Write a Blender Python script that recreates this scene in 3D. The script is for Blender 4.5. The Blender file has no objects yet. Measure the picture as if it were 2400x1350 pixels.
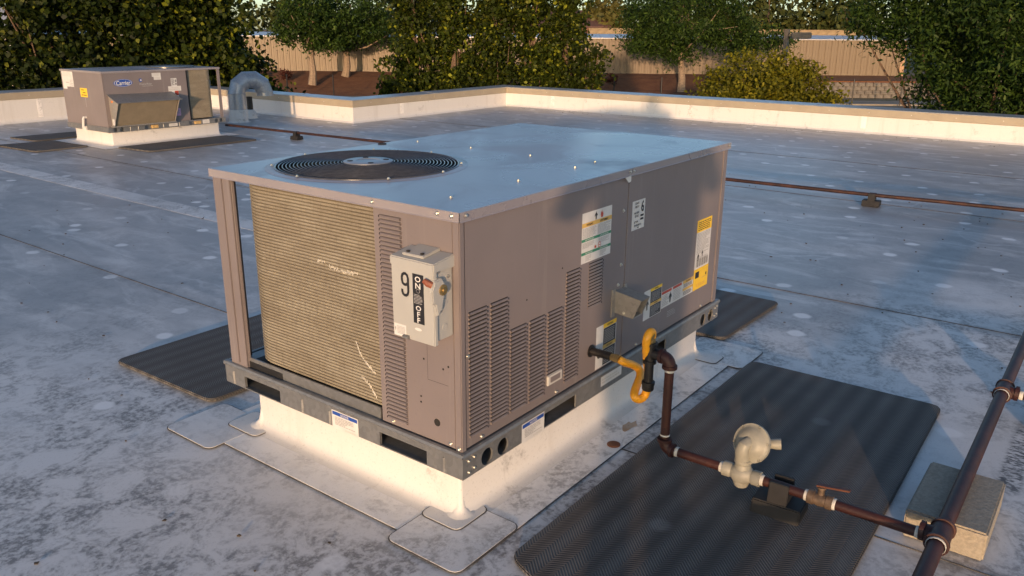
import bpy, bmesh, math, random
import numpy as np
from mathutils import Vector, Matrix, Euler

# ---------------------------------------------------------------- camera, sky, sun, exposure
SC = bpy.context.scene
COL = SC.collection
PI = math.pi
cam_d = bpy.data.cameras.new('camera')
cam = bpy.data.objects.new('camera', cam_d); COL.objects.link(cam)
cam_d.sensor_width = 36.0; cam_d.lens = 28.75; cam_d.clip_start = 0.02; cam_d.clip_end = 2000
cam.rotation_mode = 'YXZ'
cam.location = (-1.703, -1.4727, 1.5466)
cam.rotation_euler = (1.2606, -0.0195, -0.9041)
SC.camera = cam

SUN_EL = math.radians(4.8)
SUN_AZ = math.radians(242.4)           # clockwise from +Y
to_sun = Vector((math.sin(SUN_AZ)*math.cos(SUN_EL), math.cos(SUN_AZ)*math.cos(SUN_EL), math.sin(SUN_EL)))
W = bpy.data.worlds.new('World'); SC.world = W; W.use_nodes = True
wn = W.node_tree.nodes; wl = W.node_tree.links
sky = wn.new('ShaderNodeTexSky'); sky.sky_type = 'NISHITA'; sky.sun_disc = False
sky.sun_elevation = SUN_EL; sky.sun_rotation = SUN_AZ
sky.air_density = 0.6; sky.dust_density = 0.9; sky.ozone_density = 1.25
wl.new(sky.outputs[0], wn['Background'].inputs[0]); wn['Background'].inputs[1].default_value = 0.15
sun_d = bpy.data.lights.new('sun', 'SUN'); sun_d.energy = 2.05; sun_d.angle = math.radians(0.9); sun_d.color = (1.0, 0.63, 0.37)
sun = bpy.data.objects.new('sun', sun_d); COL.objects.link(sun); sun.location = (-20, -10, 12)
sun.rotation_euler = to_sun.to_track_quat('Z', 'Y').to_euler()
VS = SC.view_settings
VS.view_transform = 'Standard'; VS.look = 'None'; VS.gamma = 1.0; VS.use_curve_mapping = False; VS.exposure = 1.1

# ---------------------------------------------------------------- helpers
RND = random.Random(7)

class MB:
    """collects faces; build() links them as one mesh object"""
    def __init__(s): s.v = []; s.f = []; s.m = []; s.mat = 0
    def add(s, verts, faces, mat=None):
        o = len(s.v); s.v += [tuple(p) for p in verts]
        s.f += [tuple(i+o for i in f) for f in faces]; s.m += [s.mat if mat is None else mat]*len(faces); return s
    def box(s, x0, x1, y0, y1, z0, z1, mat=None):
        return s.add([(x0,y0,z0),(x1,y0,z0),(x1,y1,z0),(x0,y1,z0),(x0,y0,z1),(x1,y0,z1),(x1,y1,z1),(x0,y1,z1)],
                     [(0,3,2,1),(4,5,6,7),(0,1,5,4),(1,2,6,5),(2,3,7,6),(3,0,4,7)], mat)
    def prism(s, pts, ext, mat=None):
        """polygon (3D points, in order) swept by vector ext"""
        n = len(pts); e = Vector(ext); a = [Vector(p) for p in pts]; b = [p+e for p in a]
        return s.add(a+b, [tuple(range(n))[::-1], tuple(range(n, 2*n))]+[(i,(i+1)%n,n+(i+1)%n,n+i) for i in range(n)], mat)
    def tube(s, pts, r, n=10, caps=True, mat=None):
        pts = [Vector(p) for p in pts]; k = len(pts)
        rs = r if isinstance(r, (list, tuple)) else [r]*k
        ref = None; vs = []
        for i, p in enumerate(pts):
            t = (pts[min(i+1,k-1)]-pts[max(i-1,0)])
            if t.length < 1e-9: t = pts[-1]-pts[0]
            t.normalize()
            if ref is None: ref = Vector((0,0,1)) if abs(t.z) < .9 else Vector((1,0,0))
            u = ref-t*ref.dot(t)
            if u.length < 1e-6: u = t.orthogonal()
            u.normalize(); w = t.cross(u); ref = u
            vs += [p+(u*math.cos(2*PI*j/n)+w*math.sin(2*PI*j/n))*rs[i] for j in range(n)]
        fs = [(i*n+j, i*n+(j+1)%n, (i+1)*n+(j+1)%n, (i+1)*n+j) for i in range(k-1) for j in range(n)]
        if caps: fs += [tuple(range(n))[::-1], tuple(range((k-1)*n, k*n))]
        return s.add(vs, fs, mat)
    def lathe(s, prof, origin, axis, n=24, mat=None):
        """prof: (radius, distance along axis)"""
        a = Vector(axis).normalized(); o = Vector(origin); u = a.orthogonal().normalized(); w = a.cross(u)
        vs = [o+a*h+(u*math.cos(2*PI*j/n)+w*math.sin(2*PI*j/n))*max(r,1e-5) for r, h in prof for j in range(n)]
        fs = [(i*n+j, i*n+(j+1)%n, (i+1)*n+(j+1)%n, (i+1)*n+j) for i in range(len(prof)-1) for j in range(n)]
        return s.add(vs, fs, mat)
    def plate(s, f, u0, u1, v0, v1, rects=(), circles=(), t=.004, mat=None, nseg=28):
        """sheet with openings; f(u,v,d) maps to space, d is depth behind the face"""
        cuts = sorted([(a,b,c,d,'r') for a,b,c,d in rects]+[(x-r*1.12,x+r*1.12,y,r,'c') for x,y,r in circles])
        u = u0
        def q(pts): s.add([f(a,b,0) for a,b in pts], [tuple(range(len(pts)))], mat)
        def wall(loop):
            n = len(loop); s.add([f(a,b,0) for a,b in loop]+[f(a,b,t) for a,b in loop], [(i,(i+1)%n,n+(i+1)%n,n+i) for i in range(n)], mat)
        for c in cuts:
            if c[0] > u: q([(u,v0),(c[0],v0),(c[0],v1),(u,v1)])
            if c[4] == 'r':
                a,b,lo,hi,_ = c
                q([(a,v0),(b,v0),(b,lo),(a,lo)]); q([(a,hi),(b,hi),(b,v1),(a,v1)]); wall([(a,lo),(b,lo),(b,hi),(a,hi)])
            else:
                a,b,y,r,_ = c; x = (a+b)/2; h = (b-a)/2; lo, hi = max(v0,y-h), min(v1,y+h)
                if lo > v0: q([(a,v0),(b,v0),(b,lo),(a,lo)])
                if hi < v1: q([(a,hi),(b,hi),(b,v1),(a,v1)])
                ci, sq = [], []
                for j in range(nseg):
                    th = 2*PI*(j+.5)/nseg; cx, sy = math.cos(th), math.sin(th); ci.append((x+r*cx, y+r*sy))
                    k = min(h/abs(cx), ((hi-y) if sy > 0 else (y-lo))/abs(sy)); sq.append((x+k*cx, y+k*sy))
                corners = [(b,hi),(a,hi),(a,lo),(b,lo)]
                for j in range(nseg):
                    j2 = (j+1)%nseg; p, p2 = sq[j], sq[j2]; poly = [ci[j], p]
                    for cc in corners:
                        if abs(p[0]-p2[0]) > 1e-9 and abs(p[1]-p2[1]) > 1e-9 and min(p[0],p2[0])-1e-9 <= cc[0] <= max(p[0],p2[0])+1e-9 and min(p[1],p2[1])-1e-9 <= cc[1] <= max(p[1],p2[1])+1e-9: poly.append(cc)
                    poly += [p2, ci[j2]]; q(poly)
                wall(ci)
            u = c[1]
        if u < u1: q([(u,v0),(u1,v0),(u1,v1),(u,v1)])
        return s
    def mesh(s, name, mats, off=(0,0,0), smooth=False, bevel=0):
        me = bpy.data.meshes.new(name)
        ox, oy, oz = off
        me.from_pydata([(x-ox,y-oy,z-oz) for x,y,z in s.v], [], s.f)
        for m in (mats if isinstance(mats, (list, tuple)) else [mats]): me.materials.append(m)
        me.polygons.foreach_set('material_index', s.m)
        if bevel:
            bm = bmesh.new(); bm.from_mesh(me); bmesh.ops.remove_doubles(bm, verts=bm.verts, dist=1e-5)
            es = [e for e in bm.edges if len(e.link_faces) == 2 and e.calc_face_angle(0) > .5]
            bmesh.ops.bevel(bm, geom=es, offset=bevel, segments=2, affect='EDGES', clamp_overlap=True); bm.to_mesh(me); bm.free()
        if smooth:
            me.polygons.foreach_set('use_smooth', [True]*len(me.polygons))
            try: me.set_sharp_from_angle(angle=math.radians(38))
            except Exception: pass
        me.update(); return me
    def build(s, name, mats, parent=None, smooth=False, bevel=0):
        off = ORG.get(parent.name, (0,0,0)) if parent else (0,0,0)
        return link(name, s.mesh(name, mats, off, smooth, bevel), parent)

ORG = {}
def link(name, me, parent=None, loc=None, rot=None):
    o = bpy.data.objects.new(name, me); COL.objects.link(o)
    off = (0,0,0)
    if parent:
        o.parent = parent; off = ORG.get(parent.name, (0,0,0)); ORG[o.name] = off
    if loc is not None:
        o.location = Vector(loc)-Vector(off)
        if parent is None: ORG[o.name] = (0,0,0)
    if rot is not None: o.rotation_euler = rot
    return o
def thing(name, label, cat, loc, group=None):
    o = bpy.data.objects.new(name, None); COL.objects.link(o); o.location = loc; o.empty_display_size = .1
    ORG[o.name] = tuple(loc); o['label'] = label; o['category'] = cat
    if group: o['group'] = group
    return o
def tag(o, label, cat, group=None):
    o['label'] = label; o['category'] = cat
    if group: o['group'] = group
    return o
def struct(o, kind='structure'): o['kind'] = kind; return o

# ---------------------------------------------------------------- materials
class N:
    """small node-graph writer"""
    def __init__(s, name):
        s.m = bpy.data.materials.new(name); s.m.use_nodes = True
        s.t = s.m.node_tree; s.n = s.t.nodes; s.l = s.t.links; s.b = s.n['Principled BSDF']; s.out = s.n['Material Output']
    def new(s, t, **kw):
        n = s.n.new(t)
        for k, v in kw.items(): setattr(n, k, v)
        return n
    def put(s, sock, v):
        if isinstance(v, bpy.types.NodeSocket): s.l.new(v, sock)
        else: sock.default_value = v
    def math(s, op, a, b=None, c=None):
        n = s.new('ShaderNodeMath', operation=op); s.put(n.inputs[0], a)
        if b is not None: s.put(n.inputs[1], b)
        if c is not None: s.put(n.inputs[2], c)
        return n.outputs[0]
    def pos(s): return s.new('ShaderNodeNewGeometry').outputs['Position']
    def obj(s): return s.new('ShaderNodeTexCoord').outputs['Object']
    def mapv(s, v, scale=(1,1,1), loc=(0,0,0), rot=(0,0,0)):
        n = s.new('ShaderNodeMapping'); s.l.new(v, n.inputs[0]); n.inputs['Scale'].default_value = scale
        n.inputs['Location'].default_value = loc; n.inputs['Rotation'].default_value = rot; return n.outputs[0]
    def noise(s, v, scale, detail=4, rough=.55, dist=0):
        n = s.new('ShaderNodeTexNoise'); s.l.new(v, n.inputs['Vector']); n.inputs['Scale'].default_value = scale
        n.inputs['Detail'].default_value = detail; n.inputs['Roughness'].default_value = rough; n.inputs['Distortion'].default_value = dist
        return n.outputs[0]
    def voro(s, v, scale, rand=1, feat='F1', flat=False):
        n = s.new('ShaderNodeTexVoronoi', feature=feat); n.voronoi_dimensions = '2D' if flat else '3D'; s.l.new(v, n.inputs['Vector']); n.inputs['Scale'].default_value = scale
        n.inputs['Randomness'].default_value = rand; return n
    def ramp(s, v, stops):
        n = s.new('ShaderNodeValToRGB'); s.l.new(v, n.inputs[0]); e = n.color_ramp.elements
        while len(e) < len(stops): e.new(.5)
        for k, (p, c) in zip(e, stops): k.position = p; k.color = (c,c,c,1) if isinstance(c,(int,float)) else (*c,1)
        return n.outputs[0]
    def step(s, v, a, b):
        n = s.new('ShaderNodeMapRange', interpolation_type='SMOOTHSTEP'); s.l.new(v, n.inputs[0])
        n.inputs[1].default_value = a; n.inputs[2].default_value = b; return n.outputs[0]
    def mix(s, f, a, b, mode='MIX'):
        n = s.new('ShaderNodeMix', data_type='RGBA', blend_type=mode); s.put(n.inputs[0], f)
        for i, c in ((6,a),(7,b)):
            if isinstance(c, bpy.types.NodeSocket): s.l.new(c, n.inputs[i])
            else: n.inputs[i].default_value = (*c,1) if len(c) == 3 else c
        return n.outputs[2]
    def sep(s, v):
        n = s.new('ShaderNodeSeparateXYZ'); s.l.new(v, n.inputs[0]); return n.outputs
    def bump(s, h, strength=.2, dist=.01):
        n = s.new('ShaderNodeBump'); s.l.new(h, n.inputs['Height']); n.inputs['Strength'].default_value = strength; n.inputs['Distance'].default_value = dist
        s.l.new(n.outputs[0], s.b.inputs['Normal']); return s
    def set(s, color=None, rough=None, metal=None, spec=None):
        if color is not None: s.put(s.b.inputs['Base Color'], (*color,1) if isinstance(color, tuple) and len(color) == 3 else color)
        if rough is not None: s.put(s.b.inputs['Roughness'], rough)
        if metal is not None: s.put(s.b.inputs['Metallic'], metal)
        if spec is not None: s.put(s.b.inputs['Specular IOR Level'], spec)
        return s

def mat_plain(name, c, rough=.5, metal=0, var=.15, scale=14, bump=0):
    k = N(name); p = k.obj(); nz = k.noise(p, scale, 5, .6)
    d = tuple(x*(1-var) for x in c); e = tuple(min(1, x*(1+var)) for x in c)
    k.set(k.mix(k.step(nz, .3, .7), d, e), rough, metal)
    if bump: k.bump(nz, bump, .004)
    return k.m

def mat_paint(name, c, gloss=.38):
    """factory-painted sheet metal: faint mottling, drip streaks and dust, slight oil-canning"""
    k = N(name); p = k.obj()
    big = k.noise(p, 2.2, 3, .5); fine = k.noise(p, 90, 3, .6); streak = k.noise(k.mapv(p, (26,26,1.4)), 1.0, 4, .6)
    a = k.mix(k.step(big, .3, .7), tuple(x*.93 for x in c), tuple(x*1.06 for x in c))
    a = k.mix(k.math('MULTIPLY', k.step(streak, .55, .8), .34), a, (.30,.28,.26))
    a = k.mix(k.math('MULTIPLY', k.step(fine, .62, .75), .20), a, (.09,.08,.07))
    k.set(a, k.math('MULTIPLY_ADD', big, .16, gloss-.06)); k.bump(k.math('ADD', k.math('MULTIPLY', big, 1.0), k.math('MULTIPLY', fine, .01)), .26, .03)
    return k.m

def mat_galv(name, c=(.215,.22,.222), rough=.42):
    k = N(name); p = k.obj(); v = k.voro(p, 60).outputs['Color']; big = k.noise(p, 5, 4, .6); st = k.noise(k.mapv(p, (14,14,3)), 1, 4, .6)
    sp = k.sep(v)[0]
    a = k.mix(sp, tuple(x*.86 for x in c), tuple(x*1.05 for x in c)); a = k.mix(k.math('MULTIPLY', k.step(st, .5, .8), .35), a, (.30,.29,.27))
    k.set(a, k.math('MULTIPLY_ADD', big, .25, rough-.1), .45); k.bump(big, .08, .01); return k.m

def roof_graph(name, white=(.66,.655,.65), grey=(.31,.31,.315), clean=0.0, spots=True, marks=False, zone=True):
    """aged white membrane: dust film, smeared grime, dark specks, clean discs over the fastener plates"""
    k = N(name); p = k.pos(); x, y, z = k.sep(p)
    big = k.noise(p, .55, 4, .55, .6); mid = k.noise(k.mapv(p, (1.0,.45,1), rot=(0,0,.35)), 2.6, 6, .62, .4)
    blot = k.noise(p, 6.0, 7, .70, .7); fine = k.noise(p, 40, 5, .7); grit = k.noise(p, 120, 3, .7); pat = k.noise(k.mapv(p,(1,1,1),loc=(3,8,0)), .95, 3, .5)
    film = k.math('ADD', k.math('MULTIPLY', big, .55), k.math('MULTIPLY', mid, .50))
    if zone:
        # film is paler on the near side of a ragged diagonal, greyer beyond
        c = k.math('ADD', k.math('ADD', x, y), k.math('MULTIPLY_ADD', big, 2.4, -1.2)); zn = k.step(c, 1.7, 4.0)
        film = k.math('ADD', film, k.math('MULTIPLY_ADD', zn, .34, -.20))
    else: zn = None
    f = k.step(film, .34+clean*.25, .74+clean*.25)
    a = k.mix(f, white, grey)
    streak = k.noise(k.mapv(p, (1.0,.30,1), rot=(0,0,-.25), loc=(2,2,0)), 4.2, 6, .66, .8)
    a = k.mix(k.math('MULTIPLY', k.step(streak, .48, .66), .55 if zone else .1), a, white)
    if zone: a = k.mix(k.math('MULTIPLY', k.step(blot, .50, .62), .13), a, (.17,.175,.185))
    # smeared dark grime in clumps
    thr = .40+clean*.14
    gm = k.math('MULTIPLY', k.step(blot, thr, thr+.17), k.step(pat, .30, .56)); gm = k.math('MULTIPLY', gm, k.math('MULTIPLY_ADD', k.step(fine, .40, .60), .85, .15))
    if zn is not None: gm = k.math('MULTIPLY', gm, k.math('MULTIPLY_ADD', zn, -.75, 1.0))
    a = k.mix(k.math('MULTIPLY', gm, .72 if zone else .55), a, (.075,.072,.072))
    a = k.mix(k.math('MULTIPLY', k.step(grit, .58, .70), .26), a, (.10,.098,.096))
    if zone:
        w = k.new('ShaderNodeVectorMath', operation='ADD'); k.l.new(p, w.inputs[0]); nz = k.new('ShaderNodeTexNoise'); k.l.new(p, nz.inputs['Vector']); nz.inputs['Scale'].default_value = 1.6; nz.inputs['Detail'].default_value = 4
        s2 = k.new('ShaderNodeVectorMath', operation='SCALE'); k.l.new(nz.outputs['Color'], s2.inputs[0]); s2.inputs['Scale'].default_value = .9; k.l.new(s2.outputs[0], w.inputs[1])
        ve = k.voro(k.mapv(w.outputs[0], (1,1,0)), 1.15, 1, 'DISTANCE_TO_EDGE', True).outputs['Distance']
        vein = k.math('MULTIPLY', k.math('SUBTRACT', 1.0, k.step(ve, .008, .035)), k.step(k.noise(k.mapv(p,(1,1,1),loc=(9,1,0)), .8, 2, .5), .50, .66))
        a = k.mix(k.math('MULTIPLY', vein, .45), a, (.60,.60,.61))
        pud = k.noise(k.mapv(p, (1.0,.55,1), loc=(5,3,0)), 1.5, 5, .6, 1.0)
        a = k.mix(k.math('MULTIPLY', k.step(pud, .56, .70), .30), a, (.58,.58,.58))
    if spots:
        jit = k.new('ShaderNodeVectorMath', operation='ADD'); k.l.new(p, jit.inputs[0])
        nn = k.new('ShaderNodeTexNoise'); k.l.new(p, nn.inputs['Vector']); nn.inputs['Scale'].default_value = 9
        sc = k.new('ShaderNodeVectorMath', operation='SCALE'); k.l.new(nn.outputs['Color'], sc.inputs[0]); sc.inputs['Scale'].default_value = .04; k.l.new(sc.outputs[0], jit.inputs[1])
        flat = k.mapv(jit.outputs[0], (1.95,1.75,0)); vo = k.voro(flat, 1.0, .85, 'F1', True)
        rnd = k.sep(vo.outputs['Color'])[0]
        disc = k.math('SUBTRACT', 1.0, k.step(vo.outputs['Distance'], .060, .105))
        disc = k.math('MULTIPLY', disc, k.step(rnd, .05, .6))
        a = k.mix(k.math('MULTIPLY', disc, .9), a, (.80,.80,.80))
    if marks:
        for xs in (-1.56,.79,3.14,6.26,8.64):
            lap = k.math('MULTIPLY', k.math('SUBTRACT', 1.0, k.step(k.math('ABSOLUTE', k.math('SUBTRACT', x, xs-.02)), .005, .09)), k.step(k.noise(k.mapv(p, (1,.35,1), loc=(xs,0,0)), 5, 5, .7), .40, .68))
            a = k.mix(k.math('MULTIPLY', lap, .6), a, (.11,.105,.10))
        def seg(x0, x1, yc, w):
            ax = k.math('MULTIPLY', k.step(x, x0, x0+.1), k.math('SUBTRACT', 1.0, k.step(x, x1-.12, x1)))
            dy = k.math('ABSOLUTE', k.math('SUBTRACT', y, yc)); return k.math('MULTIPLY', ax, k.math('SUBTRACT', 1.0, k.step(dy, w*.5, w)))
        mk = k.math('MAXIMUM', seg(1.30, 2.02, -1.345, .05), seg(.25, .72, -1.315, .06))
        mk = k.math('MULTIPLY', mk, k.step(k.noise(k.mapv(p, (2.2,1,1)), 26, 5, .7), .43, .58))
        a = k.mix(k.math('MULTIPLY', mk, .85), a, (.03,.03,.032))
    if not zone:
        run = k.noise(k.mapv(p, (9,9,.7)), 1.0, 5, .65); a = k.mix(k.math('MULTIPLY', k.step(run, .50, .78), .30), a, (.40,.37,.33))
    k.set(a, k.math('MULTIPLY_ADD', f, -.13, .54), 0, .45)
    k.bump(k.math('ADD', k.math('MULTIPLY', big, 2.2), k.math('ADD', k.math('MULTIPLY', fine, .05), k.math('MULTIPLY', mid, .35))), .22, .012)
    return k.m

def mat_mat(name):
    """rubber walkway pad, herringbone of fine ribs in bands"""
    k = N(name); p = k.pos(); x, y, z = k.sep(p); T = .0125
    zig = k.math('PINGPONG', y, .045); ph = k.math('MULTIPLY', k.math('ADD', x, zig), 2*PI/T)
    rib = k.math('MULTIPLY_ADD', k.math('SINE', ph), .5, .5)
    dust = k.noise(p, 2.4, 5, .6, .5); sm = k.noise(k.mapv(p, (.5,2,1)), 5, 5, .65)
    a = k.mix(rib, (.060,.057,.054), (.185,.172,.158)); a = k.mix(k.math('MULTIPLY', k.step(dust, .40, .72), .40), a, (.20,.19,.18))
    bandc = k.math('MULTIPLY_ADD', k.math('SINE', k.math('MULTIPLY', y, 2*PI/.09)), .5, .5)
    a = k.mix(k.math('MULTIPLY', bandc, .60), a, (.040,.039,.040)); a = k.mix(k.math('MULTIPLY', k.step(sm, .55, .75), .35), a, (.06,.058,.058))
    vo = k.voro(k.mapv(p, (1.5,1.5,0)), 1, 1, 'F1', True); a = k.mix(k.math('MULTIPLY', k.math('SUBTRACT', 1.0, k.step(vo.outputs['Distance'], .03, .07)), .30), a, (.3,.3,.3))
    k.set(a, .70, 0, .2); k.bump(rib, .5, .003); return k.m

def mat_leaf(name, dark, light, highlight):
    k = N(name); g = k.new('ShaderNodeNewGeometry'); r = g.outputs['Random Per Island']
    a = k.ramp(r, [(0, dark), (.55, light), (.84, light), (1, highlight)])  # last stop puts sunlit sparkle into the colour of a few leaves
    big = k.noise(k.pos(), .9, 3, .5); a = k.mix(k.math('MULTIPLY', k.step(big, .35, .7), .5), a, dark)
    k.set(a, .55, 0, .16)
    tr = k.new('ShaderNodeBsdfTranslucent'); k.l.new(a, tr.inputs[0]); mx = k.new('ShaderNodeMixShader'); mx.inputs[0].default_value = .25
    k.l.new(k.b.outputs[0], mx.inputs[1]); k.l.new(tr.outputs[0], mx.inputs[2]); k.l.new(mx.outputs[0], k.out.inputs[0]); return k.m

def mat_rust(name, base, rust):
    k = N(name); p = k.obj(); a = k.noise(p, 9, 5, .65); b = k.noise(p, 60, 4, .7)
    c = k.mix(k.step(a, .42, .66), base, rust); c = k.mix(k.math('MULTIPLY', k.step(b, .55, .7), .4), c, tuple(x*.4 for x in base))
    k.set(c, .55, 0, .4); k.bump(b, .25, .002); return k.m

def mat_coil(name):
    k = N(name); p = k.obj(); x, y, z = k.sep(p)
    d = k.noise(k.mapv(p, (3,3,10)), 1.2, 5, .65); f = k.noise(k.mapv(p, (120,120,20)), 1, 3, .6); b = k.noise(p, 4.5, 5, .7)
    a = k.mix(k.step(d, .35, .7), (.25,.215,.155), (.34,.305,.23)); a = k.mix(k.math('MULTIPLY', k.step(f, .5, .7), .4), a, (.13,.105,.07))
    a = k.mix(k.math('MULTIPLY', k.step(b, .66, .72), .8), a, (.62,.59,.52))
    k.set(a, .55, .25); k.b.inputs['Sheen Weight'].default_value = 1.0; k.b.inputs['Sheen Roughness'].default_value = .18; k.b.inputs['Sheen Tint'].default_value = (1,.93,.8,1); return k.m

M = {}
M['taupe'] = mat_paint('taupe_paint', (.185,.160,.160))
def dust_reflect_top():
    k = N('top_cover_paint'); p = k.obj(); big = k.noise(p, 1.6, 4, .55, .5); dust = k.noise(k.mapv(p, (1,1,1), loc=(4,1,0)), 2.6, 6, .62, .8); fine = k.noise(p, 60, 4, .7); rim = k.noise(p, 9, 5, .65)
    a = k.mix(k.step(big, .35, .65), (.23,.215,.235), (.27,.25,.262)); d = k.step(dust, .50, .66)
    a = k.mix(k.math('MULTIPLY', d, .22), a, (.33,.31,.30)); a = k.mix(k.math('MULTIPLY', k.step(rim, .60, .72), .12), a, (.16,.15,.15))  # dust patches also put tan reflections of the surroundings into the colour
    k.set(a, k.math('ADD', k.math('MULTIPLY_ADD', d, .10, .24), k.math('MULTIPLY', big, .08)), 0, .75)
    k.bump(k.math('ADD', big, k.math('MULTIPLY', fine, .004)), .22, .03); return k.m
M['top'] = dust_reflect_top()
M['galv'] = mat_galv('galvanized_steel'); M['duct'] = mat_galv('duct_steel', (.33,.36,.40), .36)
M['alu'] = mat_galv('hood_steel', (.34,.32,.29), .4)
M['coil'] = mat_coil('dirty_coil_fins'); M['coil_core'] = mat_plain('coil_core', (.13,.11,.08), .8)
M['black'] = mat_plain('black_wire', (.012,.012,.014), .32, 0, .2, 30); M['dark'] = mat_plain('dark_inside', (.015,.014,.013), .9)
M['rubber'] = mat_plain('black_rubber', (.009,.009,.010), .7, 0, .3, 25, .2)
M['guard'] = mat_plain('guard_wire', (.06,.063,.072), .22, .0, .2, 40); M['hub'] = mat_plain('hub_plate', (.27,.28,.30), .4, .4)
M['screw'] = mat_plain('zinc_screw', (.62,.60,.54), .3, .9); M['membrane_white'] = roof_graph('flashing_membrane', (.80,.79,.77), (.62,.61,.59), .30, False, False, False)
M['curb_white'] = roof_graph('curb_membrane', (.62,.615,.60), (.55,.54,.52), 1.1, False, False, False)
M['roof'] = roof_graph('roof_membrane', marks=True); M['patch'] = roof_graph('patch_membrane', (.76,.755,.745), (.48,.475,.47), .10, False, False, False)
M['seam'] = mat_plain('seam_dirt', (.075,.072,.07), .8, 0, .5, 9)
M['pad'] = mat_mat('walkway_pad'); M['sw_grey'] = mat_plain('switch_enamel', (.37,.375,.36), .4, 0, .04, 5)
M['handle_red'] = mat_plain('handle_red', (.20,.062,.032), .5); M['pipe'] = mat_rust('red_oxide_pipe', (.032,.010,.009), (.058,.018,.012))
M['iron'] = mat_plain('black_iron', (.016,.015,.015), .45, .2, .3, 40, .2); M['pipe_old'] = mat_rust('weathered_pipe', (.026,.012,.010), (.062,.024,.015))
M['tape'] = mat_plain('thread_tape', (.50,.49,.45), .6); M['yellow_hose'] = mat_plain('yellow_hose', (.82,.36,.018), .38, 0, .10, 20)
M['brass'] = mat_plain('brass', (.42,.30,.13), .38, .8); M['reg'] = mat_plain('regulator_enamel', (.25,.245,.205), .5, 0, .10, 30, .05)
M['concrete'] = mat_plain('concrete_block', (.30,.265,.21), .92, 0, .16, 90, .35); M['rustdisc'] = mat_rust('rust', (.16,.055,.025), (.26,.10,.045))
M['tan_metal'] = mat_plain('tan_edge_metal', (.33,.285,.21), .45, 0, .06, 4); M['cope'] = mat_galv('coping_metal', (.34,.35,.36), .35)
for n_, c_ in dict(white=(.60,.60,.585), p_yellow=(.80,.52,.03), p_amber=(.62,.40,.10), p_black=(.018,.018,.02), p_green=(.03,.22,.12), p_blue=(.02,.07,.32), p_red=(.45,.06,.03), p_grey=(.34,.34,.34), p_pink=(.55,.33,.50), p_orange=(.75,.28,.05), p_faint=(.50,.49,.46)).items():
    M[n_] = mat_plain('print_'+n_.replace('p_',''), c_, .42, 0, .05, 20)
M['filter'] = mat_plain('dirty_filter', (.22,.185,.13), .85, 0, .07, 9)

# ---------------------------------------------------------------- flat print
_tc = {}
def text_geo(s):
    if s not in _tc:
        cu = bpy.data.curves.new('t', 'FONT'); cu.body = s; cu.size = 1; cu.resolution_u = 2; cu.offset = .018
        o = bpy.data.objects.new('t', cu); me = o.to_mesh()
        v = [tuple(p.co) for p in me.vertices]; f = [tuple(p.vertices) for p in me.polygons]
        o.to_mesh_clear(); bpy.data.objects.remove(o); bpy.data.curves.remove(cu); _tc[s] = (v, f)
    return _tc[s]
def sticker(name, parent, f, w, h, items, mats, label=None):
    """f(u,v,d): u right, v up from the lower left corner, d towards the viewer"""
    keys = list(mats); mb = MB()
    mb.add([f(0,0,.0004),f(w,0,.0004),f(w,h,.0004),f(0,h,.0004)], [(0,1,2,3)], 0)
    for it in items:
        kind, m = it[0], keys.index(it[1]); L = .0008
        if kind == 'r':
            x0,y0,x1,y1 = it[2:6]; L = it[6] if len(it) > 6 else L
            mb.add([f(x0*w,y0*h,L),f(x1*w,y0*h,L),f(x1*w,y1*h,L),f(x0*w,y1*h,L)], [(0,1,2,3)], m)
        elif kind == 'l':            # lines of small print
            x0,y0,x1,y1,n = it[2:7]; rr = random.Random(int(x0*100)+int(y0*1000)+n)
            for i in range(n):
                yy = y0+(y1-y0)*(i+.25)/n; y2 = y0+(y1-y0)*(i+.72)/n; u = x0
                end = x1-(x1-x0)*(rr.random()*.12 if rr.random() > .2 else rr.random()*.5)
                while u < end:
                    e = min(end, u+(x1-x0)*(.05+.13*rr.random())); mb.add([f(u*w,yy*h,.0012),f(e*w,yy*h,.0012),f(e*w,y2*h,.0012),f(u*w,y2*h,.0012)], [(0,1,2,3)], m); u = e+(x1-x0)*.025
        elif kind == 't':            # text: cx, cy, height, squeeze
            s, cx, cy, size = it[2:6]; sq = it[6] if len(it) > 6 else 1; v, fc = text_geo(s)
            x0 = min(p[0] for p in v); x1 = max(p[0] for p in v); y0 = min(p[1] for p in v); y1 = max(p[1] for p in v); k = size*h/max(.001,(y1-y0))
            mb.add([f(cx*w+(p[0]-(x0+x1)/2)*k*sq, cy*h+(p[1]-(y0+y1)/2)*k, .0016) for p in v], fc, m)
        elif kind == 's':            # stroke along a path, width in metres
            P = [Vector((a*w, b*h)) for a, b in it[2]]; hw = it[3]/2; V_ = []
            for i, q in enumerate(P):
                t = (P[min(i+1,len(P)-1)]-P[max(i-1,0)]).normalized(); nn = Vector((-t.y,t.x)); V_ += [q+nn*hw, q-nn*hw]
            mb.add([f(q.x,q.y,.0016+.0002*(j//2 % 2)) for j, q in enumerate(V_)], [(2*i,2*i+1,2*i+3,2*i+2) for i in range(len(P)-1)], m)
        elif kind == 'p':            # polygon
            mb.add([f(a*w,b*h,.0014) for a,b in it[2]], [tuple(range(len(it[2])))], m)
        elif kind == 'c':
            cx, cy, rx, ry = it[2:6]; L = it[6] if len(it) > 6 else .0014
            mb.add([f(cx*w+rx*w*math.cos(2*PI*j/32), cy*h+ry*h*math.sin(2*PI*j/32), L) for j in range(32)], [tuple(range(32))], m)
    o = mb.build(name, [M[k] for k in keys], parent)
    if label: o['label'] = label
    return o
exec_person = [(.5,.92),(.57,.86),(.55,.78),(.72,.70),(.88,.45),(.80,.40),(.66,.55),(.64,.30),(.62,.05),(.52,.05),(.50,.28),(.46,.05),(.36,.05),(.36,.55),(.2,.38),(.12,.45),(.3,.70),(.45,.78),(.43,.86)]
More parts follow.
